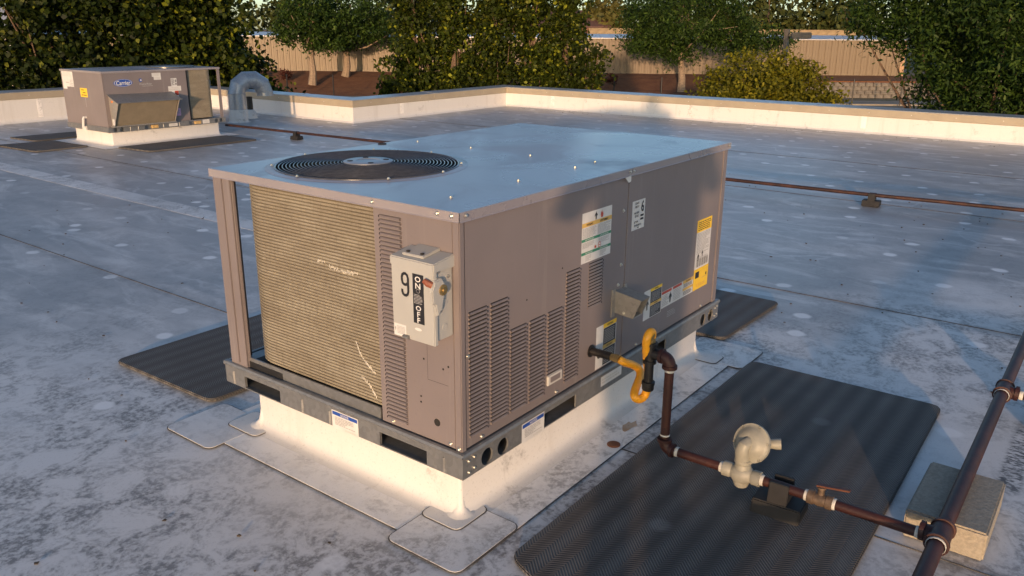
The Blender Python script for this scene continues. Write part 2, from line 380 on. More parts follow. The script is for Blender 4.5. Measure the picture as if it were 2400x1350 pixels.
def fig(x0, y0, x1, y1): return [(x0+(x1-x0)*a, y0+(y1-y0)*b) for a, b in exec_person]
flame = [(.2,0),(.8,0),(.95,.35),(.8,.8),(.7,.5),(.55,1),(.42,.55),(.2,.85),(.08,.4)]
def flm(x0, y0, x1, y1): return [(x0+(x1-x0)*a, y0+(y1-y0)*b) for a, b in flame]

# screw meshes shared by every screw head
def screw_mesh(axis):
    m = MB(); m.lathe([(.0075,0),(.0075,.0012),(.0048,.0014),(.0046,.0052),(.0030,.0062),(0,.0062)], (0,0,0), axis, 8); return m.mesh('screw', M['screw'], smooth=False)
SCR = {'up': screw_mesh((0,0,1)), 'front': screw_mesh((0,-1,0)), 'end': screw_mesh((-1,0,0)), 'right': screw_mesh((1,0,0))}
def screws(parent, which, pts, k=1.0):
    for p in pts:
        o = link('screw', SCR[which], parent, p)
        if k != 1: o.scale = (k,k,k)

# ================================================================ SETTING
RX0, RX1, RY0 = -16.0, 11.75, -16.0      # roof extents
def build_roof():
    m = MB(); m.prism([(RX0,RY0,0),(11.9,RY0,0),(11.9,8.95,0),(7.85,8.95,0),(7.85,13.1,0),(RX0,13.1,0)], (0,0,-.25))
    m.v = [(x,y,z-.001) for x,y,z in m.v]
    roof = struct(m.build('roof', M['roof']))
    seams = [RX0,-13.2,-10.9,-8.55,-6.2,-3.85,-1.5,.85,3.2,6.32,8.7,11.75]
    for i in range(len(seams)-1):
        x0, x1 = seams[i], seams[i+1]; yt = 13.0 if x1 <= 7.9 else 8.85
        s = MB(); pr = [(x0-.06,.0045),(x0+.05,.0045),(x0+.35,.0022),(x1,.0022)]
        ys = (RY0, yt)
        if i == len(seams)-3: pr[-1] = (7.75,.0022); 
        if i == len(seams)-3:
            # sheet that meets the inside corner: one long piece, one short piece
            s.add([(x,RY0,z) for x,z in pr[:-1]+[(8.7,.0022)]]+[(x,8.85,z) for x,z in pr[:-1]+[(8.7,.0022)]], [(j,j+1,j+5,j+4) if False else (j,j+1,len(pr)+j+1,len(pr)+j) for j in range(len(pr)-1)])
            s.add([(x,8.85,z) for x,z in pr]+[(x,13.0,z) for x,z in pr], [(j,j+1,len(pr)+j+1,len(pr)+j) for j in range(len(pr)-1)])
        else:
            s.add([(x,RY0,z) for x,z in pr]+[(x,yt,z) for x,z in pr], [(j,j+1,len(pr)+j+1,len(pr)+j) for j in range(len(pr)-1)])
        sh = s.build('membrane_sheet', M['roof'], roof)
        b = MB(); b.box(x0-.063, x0-.0585, RY0, yt, .0024, .0052); b.build('seam_edge', M['seam'], sh)
    # wide cover strip welded over an old seam
    c = MB(); c.box(2.06, 2.28, 2.6, 13.0, .0026, .0034); c.build('cover_strip', M['patch'], roof)
    # coping-side cant strips are part of the parapets
    return roof
roof = build_roof()

def parapet(label, a, b, inward, h, k0=0, k1=0, cap_w=.30, joints=()):
    """low wall from a to b (inner face line), inward = unit normal towards the roof; k0, k1 mitre the ends"""
    a = Vector((*a,0)); b = Vector((*b,0)); d = (b-a).normalized(); n = Vector((*inward,0)); L = (b-a).length
    t = thing('parapet_wall', label, 'parapet wall', tuple(a))
    P = lambda s, o, z: a+d*s+n*o+Vector((0,0,z))
    def loft(prof, s0=None, s1=None):
        m = MB(); c = len(prof)
        A = [P(k0*o if s0 is None else s0, o, z) for o, z in prof]; B = [P(L+k1*o if s1 is None else s1, o, z) for o, z in prof]
        return m.add(A+B, [tuple(range(c))[::-1], tuple(range(c,2*c))]+[(i,(i+1)%c,c+(i+1)%c,c+i) for i in range(c)])
    loft([(-cap_w+.03,-3.6),(-.02,-3.6),(-.02,0),(.05,.003),(.014,.03),(0,.07),(0,h-.112),(-cap_w+.03,h-.112)]).build('wall', M['curb_white'], t)
    loft([(-.004,h-.118),(.014,h-.118),(.008,h-.108),(.006,h-.006),(-.004,h-.006)]).build('edge_strip', M['tan_metal'], t)
    loft([(-.006,h-.11),(-.006,h-.012),(.012,h-.012),(.012,h-.001),(-cap_w+.02,h+.014),(-cap_w,h+.012),(-cap_w,h-.09),(-cap_w+.01,h-.11)]).build('coping', M['cope'], t)
    for s in joints:
        loft([(.007,h-.112),(.0095,h-.112),(.0095,h-.012),(.007,h-.012)], s-.03, s+.03).build('joint_plate', M['tan_metal'], t)
        loft([(-cap_w-.002,h+.0135),(.015,h-.0015),(.015,h+.0035),(-cap_w-.002,h+.0175)], s-.035, s+.035).build('coping_joint', M['cope'], t)
    s = 1.1
    while s < L-.4:
        loft([(-.002,.075),(.0022,.075),(.0022,h-.121),(-.002,h-.121)], s, s+.075).build('membrane_lap', M['membrane_white'], t); s += 2.9
    s = .4; me = MB().lathe([(.006,0),(.006,.003),(0,.004)], (0,0,0), n, 8).mesh('rivet', M['screw'])
    while s < L-.2: link('rivet', me, t, P(s,.006,h-.06)); s += .6
    return t
parapet('long low white parapet with tan edge strip on the right, carrying the photographer shadow', (11.75,8.85), (11.75,-14.0), (-1,0), .375, 1, 0, joints=(3.1,6.15,9.2,12.2))
parapet('short white parapet running from the near outside corner to the far inside corner', (7.62,8.85), (11.75,8.85), (0,-1), .375, -1, -1, joints=(2.0,))
parapet('white parapet half in shade behind the curved metal vent', (7.62,12.95), (7.62,8.85), (-1,0), .375, 1, 1, joints=(2.62,))
parapet('white parapet at the far left behind the smaller rooftop unit', (-14.0,13.10), (7.62,12.95), (0,-1), .49, 0, -1, joints=(16.0,19.4))

# building mass under the roof
bm_ = MB(); bm_.box(RX0,11.98,RY0,8.9,-3.69,-.26); bm_.box(RX0,7.88,8.9,13.3,-3.69,-.26)
struct(bm_.build('building_walls', mat_plain('stucco', (.48,.42,.34), .9, 0, .08, 20, .2)))

GZ = -3.7
def mat_ground():
    k = N('ground_soil'); p = k.pos(); a = k.noise(p, .12, 5, .6); b = k.noise(p, 1.6, 5, .7); c = k.mix(k.step(a, .4, .6), (.16,.135,.10), (.075,.085,.035))
    c = k.mix(k.step(b, .4, .7), c, (.21,.18,.135)); k.set(c, .95); k.bump(b, .5, .1); return k.m
def mat_mulch():
    k = N('mulch'); p = k.pos(); a = k.noise(p, 1.3, 6, .7); b = k.noise(p, 9, 4, .7); c = k.mix(k.step(a, .35, .65), (.125,.046,.016), (.18,.075,.028)); c = k.mix(k.math('MULTIPLY', k.step(b, .5, .7), .5), c, (.08,.032,.014)); k.set(c, .95); k.bump(b, .6, .08); return k.m
M['ground'] = mat_ground(); M['mulch'] = mat_mulch()
g = MB(); g.add([(-900,-900,GZ),(900,-900,GZ),(900,900,GZ),(-900,900,GZ)], [(0,1,2,3)]); struct(g.build('ground', M['ground']))

# far storage building: wall line and local frame
WL = Vector((31.0,78.9,0)); WR = Vector((75.3,15.3,0)); WD = (WR-WL).normalized(); WN = Vector((WD.y,-WD.x,0))
if WN.dot(Vector((-1,-1,0))) < 0: WN = -WN
def wp(s, o, z): return WL+WD*s+WN*o+Vector((0,0,z))
WLEN = (WR-WL).length; WB = -2.3; WT = .56
def storage():
    t = thing('storage_building', 'long low storage building with ribbed tan metal wall and white roof beyond the trees', 'building', tuple(wp(WLEN/2,0,WB)))
    wallm = mat_plain('tan_wall_panel', (.17,.128,.080), .5, 0, .06, .6)
    core = MB(); core.prism([wp(0,-.03,WB-.6), wp(0,-.03,WT), wp(0,-6.5,WT+.24), wp(0,-13,WT), wp(0,-13,WB-.6)], WD*(WLEN-.02)); core.build('wall', wallm, t)
    # one ribbed sheet, shared
    w = .52; pm = MB(); prof = [(0,0),(.06,0),(.085,.045),(.135,.045),(.16,0),(w*.62,0),(w*.65,.012),(w*.7,.012),(w*.73,0),(w-.012,0),(w-.012,-.025)]
    vs = [WD*a+WN*b+Vector((0,0,z)) for z in (0, WT-WB-.05) for a, b in prof]; n = len(prof)
    pm.add(vs, [(i,i+1,n+i+1,n+i) for i in range(n-1)]); me = pm.mesh('wall_panel', wallm)
    for i in range(int(WLEN/w)):
        link('wall_panel', me, t, wp(i*w,.0,WB))
    rm = mat_plain('white_metal_roof', (.42,.42,.44), .4, .1, .06, .5)
    r = MB(); r.prism([wp(0,.18,WT+.0), wp(0,.18,WT+.07), wp(0,-6.5,WT+.33), wp(0,-13.2,WT+.07), wp(0,-13.2,WT), wp(0,-6.5,WT+.26)], WD*WLEN); rf = r.build('roof', rm, t)
    s = 0
    while s < WLEN:
        if s > 22:
            e = MB(); e.prism([wp(s,.19,WT+.072), wp(s,.19,WT+.11), wp(s,-6.4,WT+.365), wp(s,-6.4,WT+.33)], WD*.06); e.build('roof_seam', rm, rf)
        s += 1.0
    e = MB(); e.prism([wp(WLEN,.05,WB-.2), wp(WLEN,.05,WT+.05), wp(WLEN-.35,.05,WT+.05), wp(WLEN-.35,.05,WB-.2)], WN*.03); e.build('corner_trim', mat_plain('corner_trim', (.36,.22,.12), .5), t)
storage()
# bank of bark mulch falling to the flat, and the kerb and path at its foot
b = MB()
for s0, s1 in ((0, 63.5),):
    ns = 40; prof = [(-.5,WB+.02),(1.2,WB),(3.5,WB-.38),(6.5,WB-1.05),(9.0,GZ+.03),(9.6,GZ+.005)]
    rr = random.Random(3); vs = []
    for i in range(ns+1):
        for o, z in prof: vs.append(wp(s0+(s1-s0)*i/ns, o+rr.uniform(-.2,.2), z+rr.uniform(-.05,.05) if o > 0 else z))
    k = len(prof); b.add(vs, [(i*k+j, i*k+j+1, (i+1)*k+j+1, (i+1)*k+j) for i in range(ns) for j in range(k-1)])
struct(b.build('mulch_bank', M['mulch'], smooth=True))
b = MB(); b.prism([wp(0,9.7,GZ), wp(0,9.7,GZ+.10), wp(0,12.4,GZ+.10), wp(0,12.4,GZ)], WD*110); struct(b.build('path', mat_plain('concrete_path', (.24,.21,.165), .9, 0, .12, 1.5)))
b = MB(); b.prism([wp(63.5,-.5,WB+.02), wp(63.5,5.6,WB-.12), wp(63.5,5.6,GZ), wp(63.5,-.5,GZ)], WD*60); struct(b.build('terrace', M['mulch']))

# block retaining wall at the right
def retaining():
    t = thing('retaining_wall', 'grey concrete block retaining wall below the right end of the storage building', 'wall', tuple(wp(72,5.7,GZ)))
    bmats = [mat_plain('split_block', (.15,.135,.115), .95, 0, .25, 6, .4)]
    c = MB(); c.prism([wp(63.5,5.5,GZ), wp(63.5,5.85,GZ), wp(63.5,5.85,GZ+1.18), wp(63.5,5.5,GZ+1.18)], WD*52); c.build('core', bmats[0], t)
    bw, bh = .6, .3
    mm = MB(); mm.prism([WN*.12+Vector((0,0,.015))+WD*.015, WN*.12+Vector((0,0,bh-.015))+WD*.015, WN*.12+Vector((0,0,bh-.015))+WD*(bw-.015), WN*.12+Vector((0,0,.015))+WD*(bw-.015)], -WN*.3); me = mm.mesh('block', bmats[0], bevel=.02)
    rr = random.Random(5)
    for r in range(4):
        for i in range(40):
            link('block', me, t, wp(63.6+i*bw+(bw/2 if r % 2 else 0), 5.88+rr.uniform(-.02,.02), GZ+r*bh))
retaining()

def fence():
    t = thing('wire_fence', 'black wire fence with thin posts at the foot of the bark bank', 'fence', tuple(wp(45,11.2,GZ)))
    for i in range(26):
        s = 22+i*3.35; m = MB(); m.tube([wp(s,12.9,GZ), wp(s,12.9,GZ+1.85)], .045, 8); m.build('post', M['iron'], t)
    for z in (.25,.95,1.75):
        m = MB(); m.tube([wp(22,12.9,GZ+z), wp(22+25*3.35,12.9,GZ+z)], .006, 4); m.build('wire', M['iron'], t)
fence()

def lamp():
    x, y = 26.61, 8.46
    t = thing('lamp_post', 'brown square lamp post with shoebox head rising behind the round bush', 'lamp post', (x,y,GZ))
    pm = mat_plain('bronze_post', (.13,.105,.08), .5)
    m = MB(); m.prism([(x-.07,y-.07,GZ),(x+.07,y-.07,GZ),(x+.07,y+.07,GZ),(x-.07,y+.07,GZ)], (0,0,5.2)); m.build('pole', pm, t)
    d = Vector((.42,-.907,0)); q = Vector((.907,.42,0)); c = Vector((x,y,1.30))
    m = MB(); m.prism([c-q*.03-Vector((0,0,.03)), c+q*.03-Vector((0,0,.03)), c+q*.03+Vector((0,0,.03)), c-q*.03+Vector((0,0,.03))], d*.2); m.build('arm', pm, t)
    h = c+d*.15; m = MB(); m.prism([h-q*.2-Vector((0,0,.10)), h+q*.2-Vector((0,0,.10)), h+q*.2+Vector((0,0,.10)), h-q*.2+Vector((0,0,.10))], d*.62); m.build('lamp_head', pm, t, bevel=.02)
    m = MB(); m.prism([h-q*.16+d*.05-Vector((0,0,.104)), h+q*.16+d*.05-Vector((0,0,.104)), h+q*.16+d*.05-Vector((0,0,.11)), h-q*.16+d*.05-Vector((0,0,.11))], d*.5); m.build('lens', M['p_grey'], t)
lamp()

# far block walls and house behind the storage building
def far_wall(label, a, b, z0, z1):
    a, b = Vector((*a,0)), Vector((*b,0)); d = (b-a).normalized(); n = Vector((d.y,-d.x,0)); L = (b-a).length
    if n.dot(Vector((-1,-.5,0))) < 0: n = -n
    t = thing('block_wall', label, 'wall', tuple(a+Vector((0,0,z0)))); bmt = mat_plain('tan_block', (.26,.195,.115), .95, 0, .18, 2, .3)
    m = MB(); m.prism([a+Vector((0,0,GZ)), a+n*.2+Vector((0,0,GZ)), a+n*.2+Vector((0,0,z1)), a+Vector((0,0,z1))], d*L); m.build('core', bmt, t)
    bw, bh = 1.0, .5; mm = MB(); mm.prism([n*.0+Vector((0,0,.02))+d*.02, n*.0+Vector((0,0,bh-.02))+d*.02, Vector((0,0,bh-.02))+d*(bw-.02), Vector((0,0,.02))+d*(bw-.02)], n*.05); me = mm.mesh('block', bmt)
    r = 0; z = z1-bh
    while z > z0-.1:
        for i in range(int(L/bw)-1): link('block', me, t, a+d*(i*bw+(bw/2 if r % 2 else 0))+n*.2+Vector((0,0,z)))
        r += 1; z -= bh
    m = MB(); m.prism([a-n*.05+Vector((0,0,z1)), a+n*.28+Vector((0,0,z1)), a+n*.28+Vector((0,0,z1+.12)), a-n*.05+Vector((0,0,z1+.12))], d*L); m.build('cap', bmt, t)
far_wall('tan block wall seen above the storage roof at the right, behind the lamp post', (95.2,39.6), (99.6,26.2), -.2, 1.2)
far_wall('short tan block wall seen above the storage roof at the picture centre', (87.4,54.2), (90.4,48.6), .0, 1.25)
def house(label, c, w, d_, h, rh, rot, wallc, roofc):
    t = thing('house', label, 'house', (*c,GZ)); R = Matrix.Rotation(rot,4,'Z'); o = Vector((*c,GZ)); T = lambda x,y,z: o+R@Vector((x,y,z))
    wm = mat_plain('house_wall', wallc, .9); rm = mat_plain('house_roof', roofc, .8, 0, .2, 3)
    m = MB(); m.prism([T(-w/2,-d_/2,0),T(w/2,-d_/2,0),T(w/2,d_/2,0),T(-w/2,d_/2,0)], (0,0,h)); m.build('wall', wm, t)
    m = MB(); m.prism([T(-w/2-.4,-d_/2-.5,h-.1),T(-w/2-.4,d_/2+.5,h-.1),T(-w/2-.4,d_/2+.5,h+.05),T(-w/2-.4,0,h+rh),T(-w/2-.4,-d_/2-.5,h+.05)], R@Vector((w+.8,0,0))); m.build('roof', rm, t)
    for i in (-1,0,1):
        m = MB(); m.prism([T(i*w/3-.5,-d_/2-.03,1.2),T(i*w/3+.5,-d_/2-.03,1.2),T(i*w/3+.5,-d_/2-.03,2.3),T(i*w/3-.5,-d_/2-.03,2.3)], R@Vector((0,-.04,0))); m.build('window', M['dark'], t)
house('far brown house with dark gable roof right of the columnar trees', (98,66), 13, 9, 5.2, 2.2, -.9, (.16,.08,.05), (.10,.05,.04))
house('far pale house glimpsed through the dense trees at the left', (24,74), 13, 9, 4.6, 2.0, -.4, (.5,.47,.43), (.35,.36,.38))

# ---------------------------------------------------------------- vegetation
def leaf_cloud(name, pts, outward, size, mat, parent, rs, up=.35, out=.5, aspect=.6):
    n = len(pts); pts = np.asarray(pts); nr = rs.normal(size=(n,3)); nr /= np.linalg.norm(nr,axis=1)[:,None]
    nr = nr+np.array([0,0,up])+out*outward; nr /= np.linalg.norm(nr,axis=1)[:,None]
    t = rs.normal(size=(n,3)); t -= nr*(t*nr).sum(1)[:,None]; t /= np.linalg.norm(t,axis=1)[:,None]; bb = np.cross(nr,t)
    s = (size*(.6+.8*rs.random(n)))[:,None]
    # five-sided leaf: stem end, two shoulders, two flanks, tip, with a slight fold
    q = np.stack([pts-t*s*.5, pts+bb*s*aspect*.45-t*s*.12+nr*s*.06, pts+bb*s*aspect*.34+t*s*.22+nr*s*.04, pts+t*s*.55-nr*s*.08, pts-bb*s*aspect*.34+t*s*.22+nr*s*.04, pts-bb*s*aspect*.45-t*s*.12+nr*s*.06], 1).reshape(-1,3)
    q = q-np.array(ORG[parent.name])
    me = bpy.data.meshes.new(name); me.vertices.add(n*6); me.vertices.foreach_set('co', q.astype(np.float32).ravel())
    me.loops.add(n*6); me.loops.foreach_set('vertex_index', np.arange(n*6,dtype=np.int32)); me.polygons.add(n)
    me.polygons.foreach_set('loop_start', np.arange(0,n*6,6,dtype=np.int32)); me.polygons.foreach_set('loop_total', np.full(n,6,dtype=np.int32))
    me.materials.append(mat); me.update(calc_edges=True); me.validate(); return link(name, me, parent)
def tree(name, label, cat, base, lobes, size, clusters, per, crad, mat, bark, trunk_r, seed, group=None, aspect=.6, up=.35, stems=1, squash=.7, void=.75):
    """lobes: (x,y,z,rx,ry,rz) ellipsoids of the crown in world space"""
    rs = np.random.RandomState(seed); rr = random.Random(seed)
    t = thing(name, label, cat, tuple(base), group)
    vol = np.array([l[3]*l[4]*l[5] for l in lobes])**.75; vol /= vol.sum()
    C, O = [], []
    for _ in range(clusters):
        l = lobes[rs.choice(len(lobes), p=vol)]; v = rs.normal(size=3); v /= np.linalg.norm(v); r = rs.random()**.33
        C.append(np.array(l[:3])+v*r*np.array(l[3:])*(.9+.22*rs.random())); O.append(v*(.3+.7*r))
    C = np.array(C); O = np.array(O)
    k = np.repeat(np.arange(clusters), per); pts = C[k]+rs.normal(size=(len(k),3))*crad*np.array([1,1,squash])*.55
    val = np.zeros(len(pts))
    for _ in range(7):
        kv = rs.normal(size=3); kv /= np.linalg.norm(kv); val += np.sin((pts@kv)*2*PI/(crad*rs.uniform(1.6,4.2))+rs.uniform(0,6.28))
    keep = val > -void*1.9; pts = pts[keep]; k = k[keep]
    leaf_cloud('crown', pts, O[k], size, mat, t, rs, up=up, aspect=aspect)
    m = MB(); bx, by, bz = base
    for st in range(stems):
        l0 = lobes[st % len(lobes)]; ox, oy = (rr.uniform(-.25,.25), rr.uniform(-.25,.25)) if stems > 1 else (0,0)
        top = Vector((l0[0], l0[1], l0[2]+l0[5]*.5)); p0 = Vector((bx+ox,by+oy,bz-.05))
        path = [p0.lerp(top, u)+Vector((rr.uniform(-.06,.06), rr.uniform(-.06,.06), 0))*(u > 0)*trunk_r*6 for u in (0,.15,.35,.55,.75,1)]
        m.tube(path, [trunk_r*k_ for k_ in (1.25,1,.85,.65,.42,.15)], 8)
        for _ in range(10):
            u = rr.uniform(.3,.9); a = p0.lerp(top, u); c = Vector(C[rs.randint(clusters)])
            if (c-a).length > 6*max(l0[3:5]): continue
            mid = a.lerp(c,.5)+Vector((0,0,-.06*(c-a).length)); m.tube([a, mid, c], [trunk_r*.38, trunk_r*.22, trunk_r*.06], 5)
    m.build('trunk', bark, t, smooth=True); return t
BARK = mat_plain('bark', (.13,.085,.055), .9, 0, .35, 12, .5); BARK2 = mat_plain('pale_bark', (.24,.18,.125), .9, 0, .25, 10, .4)
LF_PEAR = mat_leaf('leaf_broad', (.011,.017,.002), (.038,.056,.006), (.27,.29,.022)); LF_SHADED = mat_leaf('leaf_shaded', (.008,.014,.003), (.022,.036,.005), (.16,.18,.016))  # second material puts the left crowns' shade into a lower albedo
LF_LOC = mat_leaf('leaf_locust', (.013,.028,.005), (.036,.070,.011), (.095,.15,.022)); LF_BUSH = mat_leaf('leaf_bush', (.06,.064,.006), (.135,.135,.010), (.28,.25,.020))
LF_FAR = mat_leaf('leaf_far', (.030,.042,.014), (.07,.085,.022), (.13,.12,.03)); LF_OLIVE = mat_leaf('leaf_olive', (.07,.07,.02), (.12,.11,.03), (.18,.15,.04)); LF_SHRUB = mat_leaf('leaf_red_shrub', (.05,.018,.014), (.09,.03,.022), (.12,.05,.03))
VZ = GZ
G1 = 'dense broadleaf trees along the left'
left = [((5.5,19.6),1.5,'dark leafy tree cut by the left picture edge'),((6.9,17.4),1.3,'dark leafy tree just right of the picture left edge, above the smaller rooftop unit'),((8.1,16.1),1.15,'leafy tree directly behind the smaller rooftop unit logo'),((9.2,15.4),1.1,'leafy tree behind the coil end of the smaller rooftop unit'),((10.3,15.6),.85,'low leafy tree beside the curved metal vent')]
for i, ((x,y),r,lab) in enumerate(left):
    lob = [(x,y,1.0,r,r,1.8),(x+.3,y-.3,-.5,r*1.05,r*1.05,1.6),(x-.3,y+.2,2.2,r*.8,r*.8,1.0)]
    if i == 4: lob = [(x,y,.1,.75,.75,.9),(x+.15,y-.1,-.6,.9,.9,.9),(x-.4,y,.9,.5,.5,.6)]
    tree('broadleaf_tree', lab, 'tree', (x,y,VZ), lob, .100, 430 if i < 4 else 150, 56, .36, LF_SHADED if i < 3 else LF_PEAR, BARK, .13, 20+i, G1, aspect=.9)
G3 = 'columnar trees at the picture centre'
colt = [((14.25,13.75),.56,'leftmost of the columnar leafy trees at the picture centre'),((14.95,12.95),.58,'second columnar leafy tree from the left at the picture centre'),((15.6,12.15),.58,'middle columnar leafy tree at the picture centre, showing bare reddish stems'),((16.15,11.35),.56,'columnar leafy tree fourth from the left in the central row'),((16.6,10.65),.54,'rightmost of the tall columnar leafy trees at the picture centre')]
for i, ((x,y),r,lab) in enumerate(colt):
    lob = [(x,y,1.1,r*.85,r*.85,1.9),(x+.08,y-.08,-.6,r,r,1.5),(x-.05,y+.05,2.7,r*.6,r*.6,1.0)]
    tree('columnar_tree', lab, 'tree', (x,y,VZ), lob, .088, 420, 58, .25, LF_PEAR, BARK, .09, 40+i, G3, aspect=.85, stems=3)
tree('leafy_sapling', 'young leafy shoots leaning right of the columnar trees', 'tree', (16.5,9.75,VZ), [(16.3,9.85,.2,.35,.35,.95),(16.4,9.55,.75,.22,.22,.5),(16.35,9.95,-.6,.5,.5,.7)], .09, 130, 28, .2, LF_PEAR, BARK, .05, 51, aspect=.85, stems=2)
tree('leafy_sapling', 'low leafy shoots left of the columnar trees, just above the parapet corner', 'tree', (13.0,13.4,VZ), [(13.15,13.5,.1,.26,.26,.55),(13.3,13.3,-.3,.42,.42,.6),(12.95,13.55,.5,.14,.14,.25)], .09, 90, 28, .18, LF_PEAR, BARK, .05, 52, aspect=.85, stems=2)
# trees by the storage building
tree('locust_tree', 'left of the paired trees with pale trunks before the storage building', 'tree', (*wp(28.6,6.0,0)[:2],WB-.7), [(*wp(29.0,6.2,2.0)[:3],2.9,2.9,2.1),(*wp(27.4,6.2,1.0)[:3],1.5,1.5,1.0),(*wp(29.8,6.4,.4)[:3],1.7,1.7,.9)], .24, 330, 44, .72, LF_LOC, BARK2, .28, 61, aspect=.5)
tree('locust_tree', 'right of the paired trees with pale trunks before the storage building', 'tree', (*wp(30.6,3.0,0)[:2],WB-.2), [(*wp(31.4,3.6,2.1)[:3],3.4,3.4,2.2),(*wp(33.8,4.0,.9)[:3],2.0,2.0,1.0),(*wp(30.4,3.6,.3)[:3],1.6,1.6,.8)], .24, 330, 44, .72, LF_LOC, BARK2, .28, 62, aspect=.5)
tree('locust_tree', 'wide feathery tree with orange trunk between the columnar trees and the lamp post', 'tree', (56.2,26.4,WB-.75), [(56.0,26.6,2.2,4.6,4.6,2.4),(55.0,29.0,.5,2.1,2.1,.9),(57.3,23.0,.9,2.8,2.6,1.3),(58.0,20.6,.6,1.6,1.6,.8),(55.8,26.8,-.2,1.6,1.6,.8)], .24, 680, 50, .72, LF_LOC, BARK2, .26, 63, aspect=.4)
G6 = 'big locust trees at the right edge'
for i, ((x,y),lab,zb) in enumerate([((18.2,3.0),'large feathery tree right of the storage building end, nearest the round bush',0),((17.4,1.0),'large dark feathery tree filling the upper right of the picture',0),((16.8,-.4),'large feathery tree cut by the right picture edge',0)]):
    lob = [(x,y,1.2,1.5,1.5,1.7),(x-.1,y-.2,-.2,1.2,1.2,1.5),(x+.2,y+.1,2.5,1.2,1.2,1.0)]
    if i == 0: lob = [(x+.3,y-1.1,.6,.8,.8,.9),(x,y-.2,2.0,1.3,1.3,1.0),(x+.3,y-1.3,-.9,.8,.8,.8)]
    tree('feathery_tree', lab, 'tree', (x+(.9 if i == 0 else 0),y-(1.5 if i == 0 else 0),VZ), lob, .105, 420, 66, .40, LF_LOC, BARK, .16, 70+i, G6, aspect=.38, up=.2)
tree('round_bush', 'rounded yellow green bush below the lamp post', 'bush', (18.6,6.2,VZ), [(18.6,6.25,-.34,1.40,1.40,1.45),(18.5,7.05,-.75,1.0,1.0,1.25),(18.8,5.3,-.5,1.0,1.0,1.15),(18.3,7.3,-1.4,1.1,1.1,1.1),(18.9,4.9,-1.4,1.1,1.1,1.1)], .085, 1150, 56, .26, LF_BUSH, BARK, .12, 80, aspect=.7, stems=3)
hd = thing('ground_cover', '', 'shrubs', (26,5.5,VZ)); del hd['label']; del hd['category']; hd['kind'] = 'stuff'
rs_ = np.random.RandomState(4); base_ = np.stack([rs_.uniform(24,29,5200), rs_.uniform(1.5,8.5,5200), VZ+rs_.random(5200)**.6*(2.5)], 1); base_[:,2] += .2*np.sin(base_[:,1]*3)
leaf_cloud('foliage', base_, np.zeros((5200,3)), .16, LF_BUSH, hd, rs_, up=.6)
for i, (s, o) in enumerate([(23.5,4.5),(26.0,4.6),(44.2,4.2),(46.2,4.5),(47.8,4.0),(49.4,4.4),(52.6,5.2)]):
    p = wp(s,o,WB-.45); lab = ['small dark red shrub on the bark bank left of the paired trees','small dark red shrub on the bark bank right of the first fence post','first small dark shrub right of the columnar trees','second small dark shrub right of the columnar trees','third small dark shrub along the bark bank, behind a fence post','fourth small dark shrub along the bark bank','small dark shrub at the foot of the orange trunked tree'][i]
    tree('small_shrub', lab, 'shrub', tuple(p), [(p.x,p.y,p.z+.35,.45,.45,.38)], .16, 40, 14, .2, LF_SHRUB, BARK, .03, 90+i, 'small shrubs on the bark bank')
far = [((62,100),6,7.5,LF_FAR,'broad far tree behind the left end of the white roof'),((74,92),6,8,LF_FAR,'far tree above the white roof behind the paired trees'),((55,112),7,8,LF_OLIVE,'olive far tree behind the left white roof beside a thin mast'),((84,80),7,9,LF_FAR,'tall far tree behind the columnar trees'),((96,74),5,7.6,LF_FAR,'far tree right of the columnar trees, by the brown house'),((101,60),4.2,5.6,LF_OLIVE,'yellowish far tree above the short tan block wall'),((106,50),7,9,LF_FAR,'far tree behind the wide feathery tree'),((109,40),6.5,8.5,LF_FAR,'left far tree above the right block wall'),((112,32),5.5,7.8,LF_FAR,'right far tree above the right block wall, left of the sky gap'),((114,18),6,8,LF_FAR,'far tree at the right below the patch of sky'),((112,6),7,9,LF_FAR,'far tree hidden behind the right feathery trees'),((36,112),9,10,LF_FAR,'far tree behind the dense trees at the left'),((18,104),9,10,LF_FAR,'far tree at the upper left corner')]
for i, ((x,y),r,h,mt,lab) in enumerate(far):
    tree('far_tree', lab, 'tree', (x,y,GZ), [(x,y,h*.35,r*.9,r*.9,h*.55),(x+r*.4,y-r*.4,h*.05,r*.7,r*.7,h*.4),(x-r*.4,y+r*.4,h*.1,r*.7,r*.7,h*.4)], .75, 260, 16, 1.7, mt, BARK, .3, 110+i, 'far trees behind the storage building')

# ================================================================ ROOF THINGS
def curb(label, x0, x1, y0, y1, h, patches=True):
    t = thing('roof_curb', label, 'roof curb', ((x0+x1)/2,(y0+y1)/2,0)); m = MB()
    prof = [(.060,.0088),(.038,.0100),(.018,.017),(.007,.030),(.001,.050),(0,.07),(0,h-.002)]
    def ring(o, z): # rounded-corner rectangle offset o
        pts = []; r = .012+o
        for cx, cy, a0 in ((x1,y1,0),(x0,y1,PI/2),(x0,y0,PI),(x1,y0,3*PI/2)):
            sx = -.012 if cx == x1 else .012; sy = -.012 if cy == y1 else .012
            for j in range(4): a = a0+PI/2*j/3; pts.append((cx+sx+r*math.cos(a), cy+sy+r*math.sin(a), z))
        return pts
    rings = [ring(o,z) for o, z in prof]; n = len(rings[0]); m.add(sum(rings, []), [(i*n+j, i*n+(j+1)%n, (i+1)*n+(j+1)%n, (i+1)*n+j) for i in range(len(prof)-1) for j in range(n)]+[tuple(range((len(prof)-1)*n, len(prof)*n))])
    m.build('curb_wrap', M['curb_white'], t, smooth=True)
    return t
def rounded(x0, x1, y0, y1, r, z, rr=None, n=5):
    pts = []
    for cx, cy, a0 in ((x1-r,y1-r,0),(x0+r,y1-r,PI/2),(x0+r,y0+r,PI),(x1-r,y0+r,3*PI/2)):
        for j in range(n): a = a0+PI/2*j/(n-1); pts.append((cx+r*math.cos(a), cy+r*math.sin(a), z))
    return pts
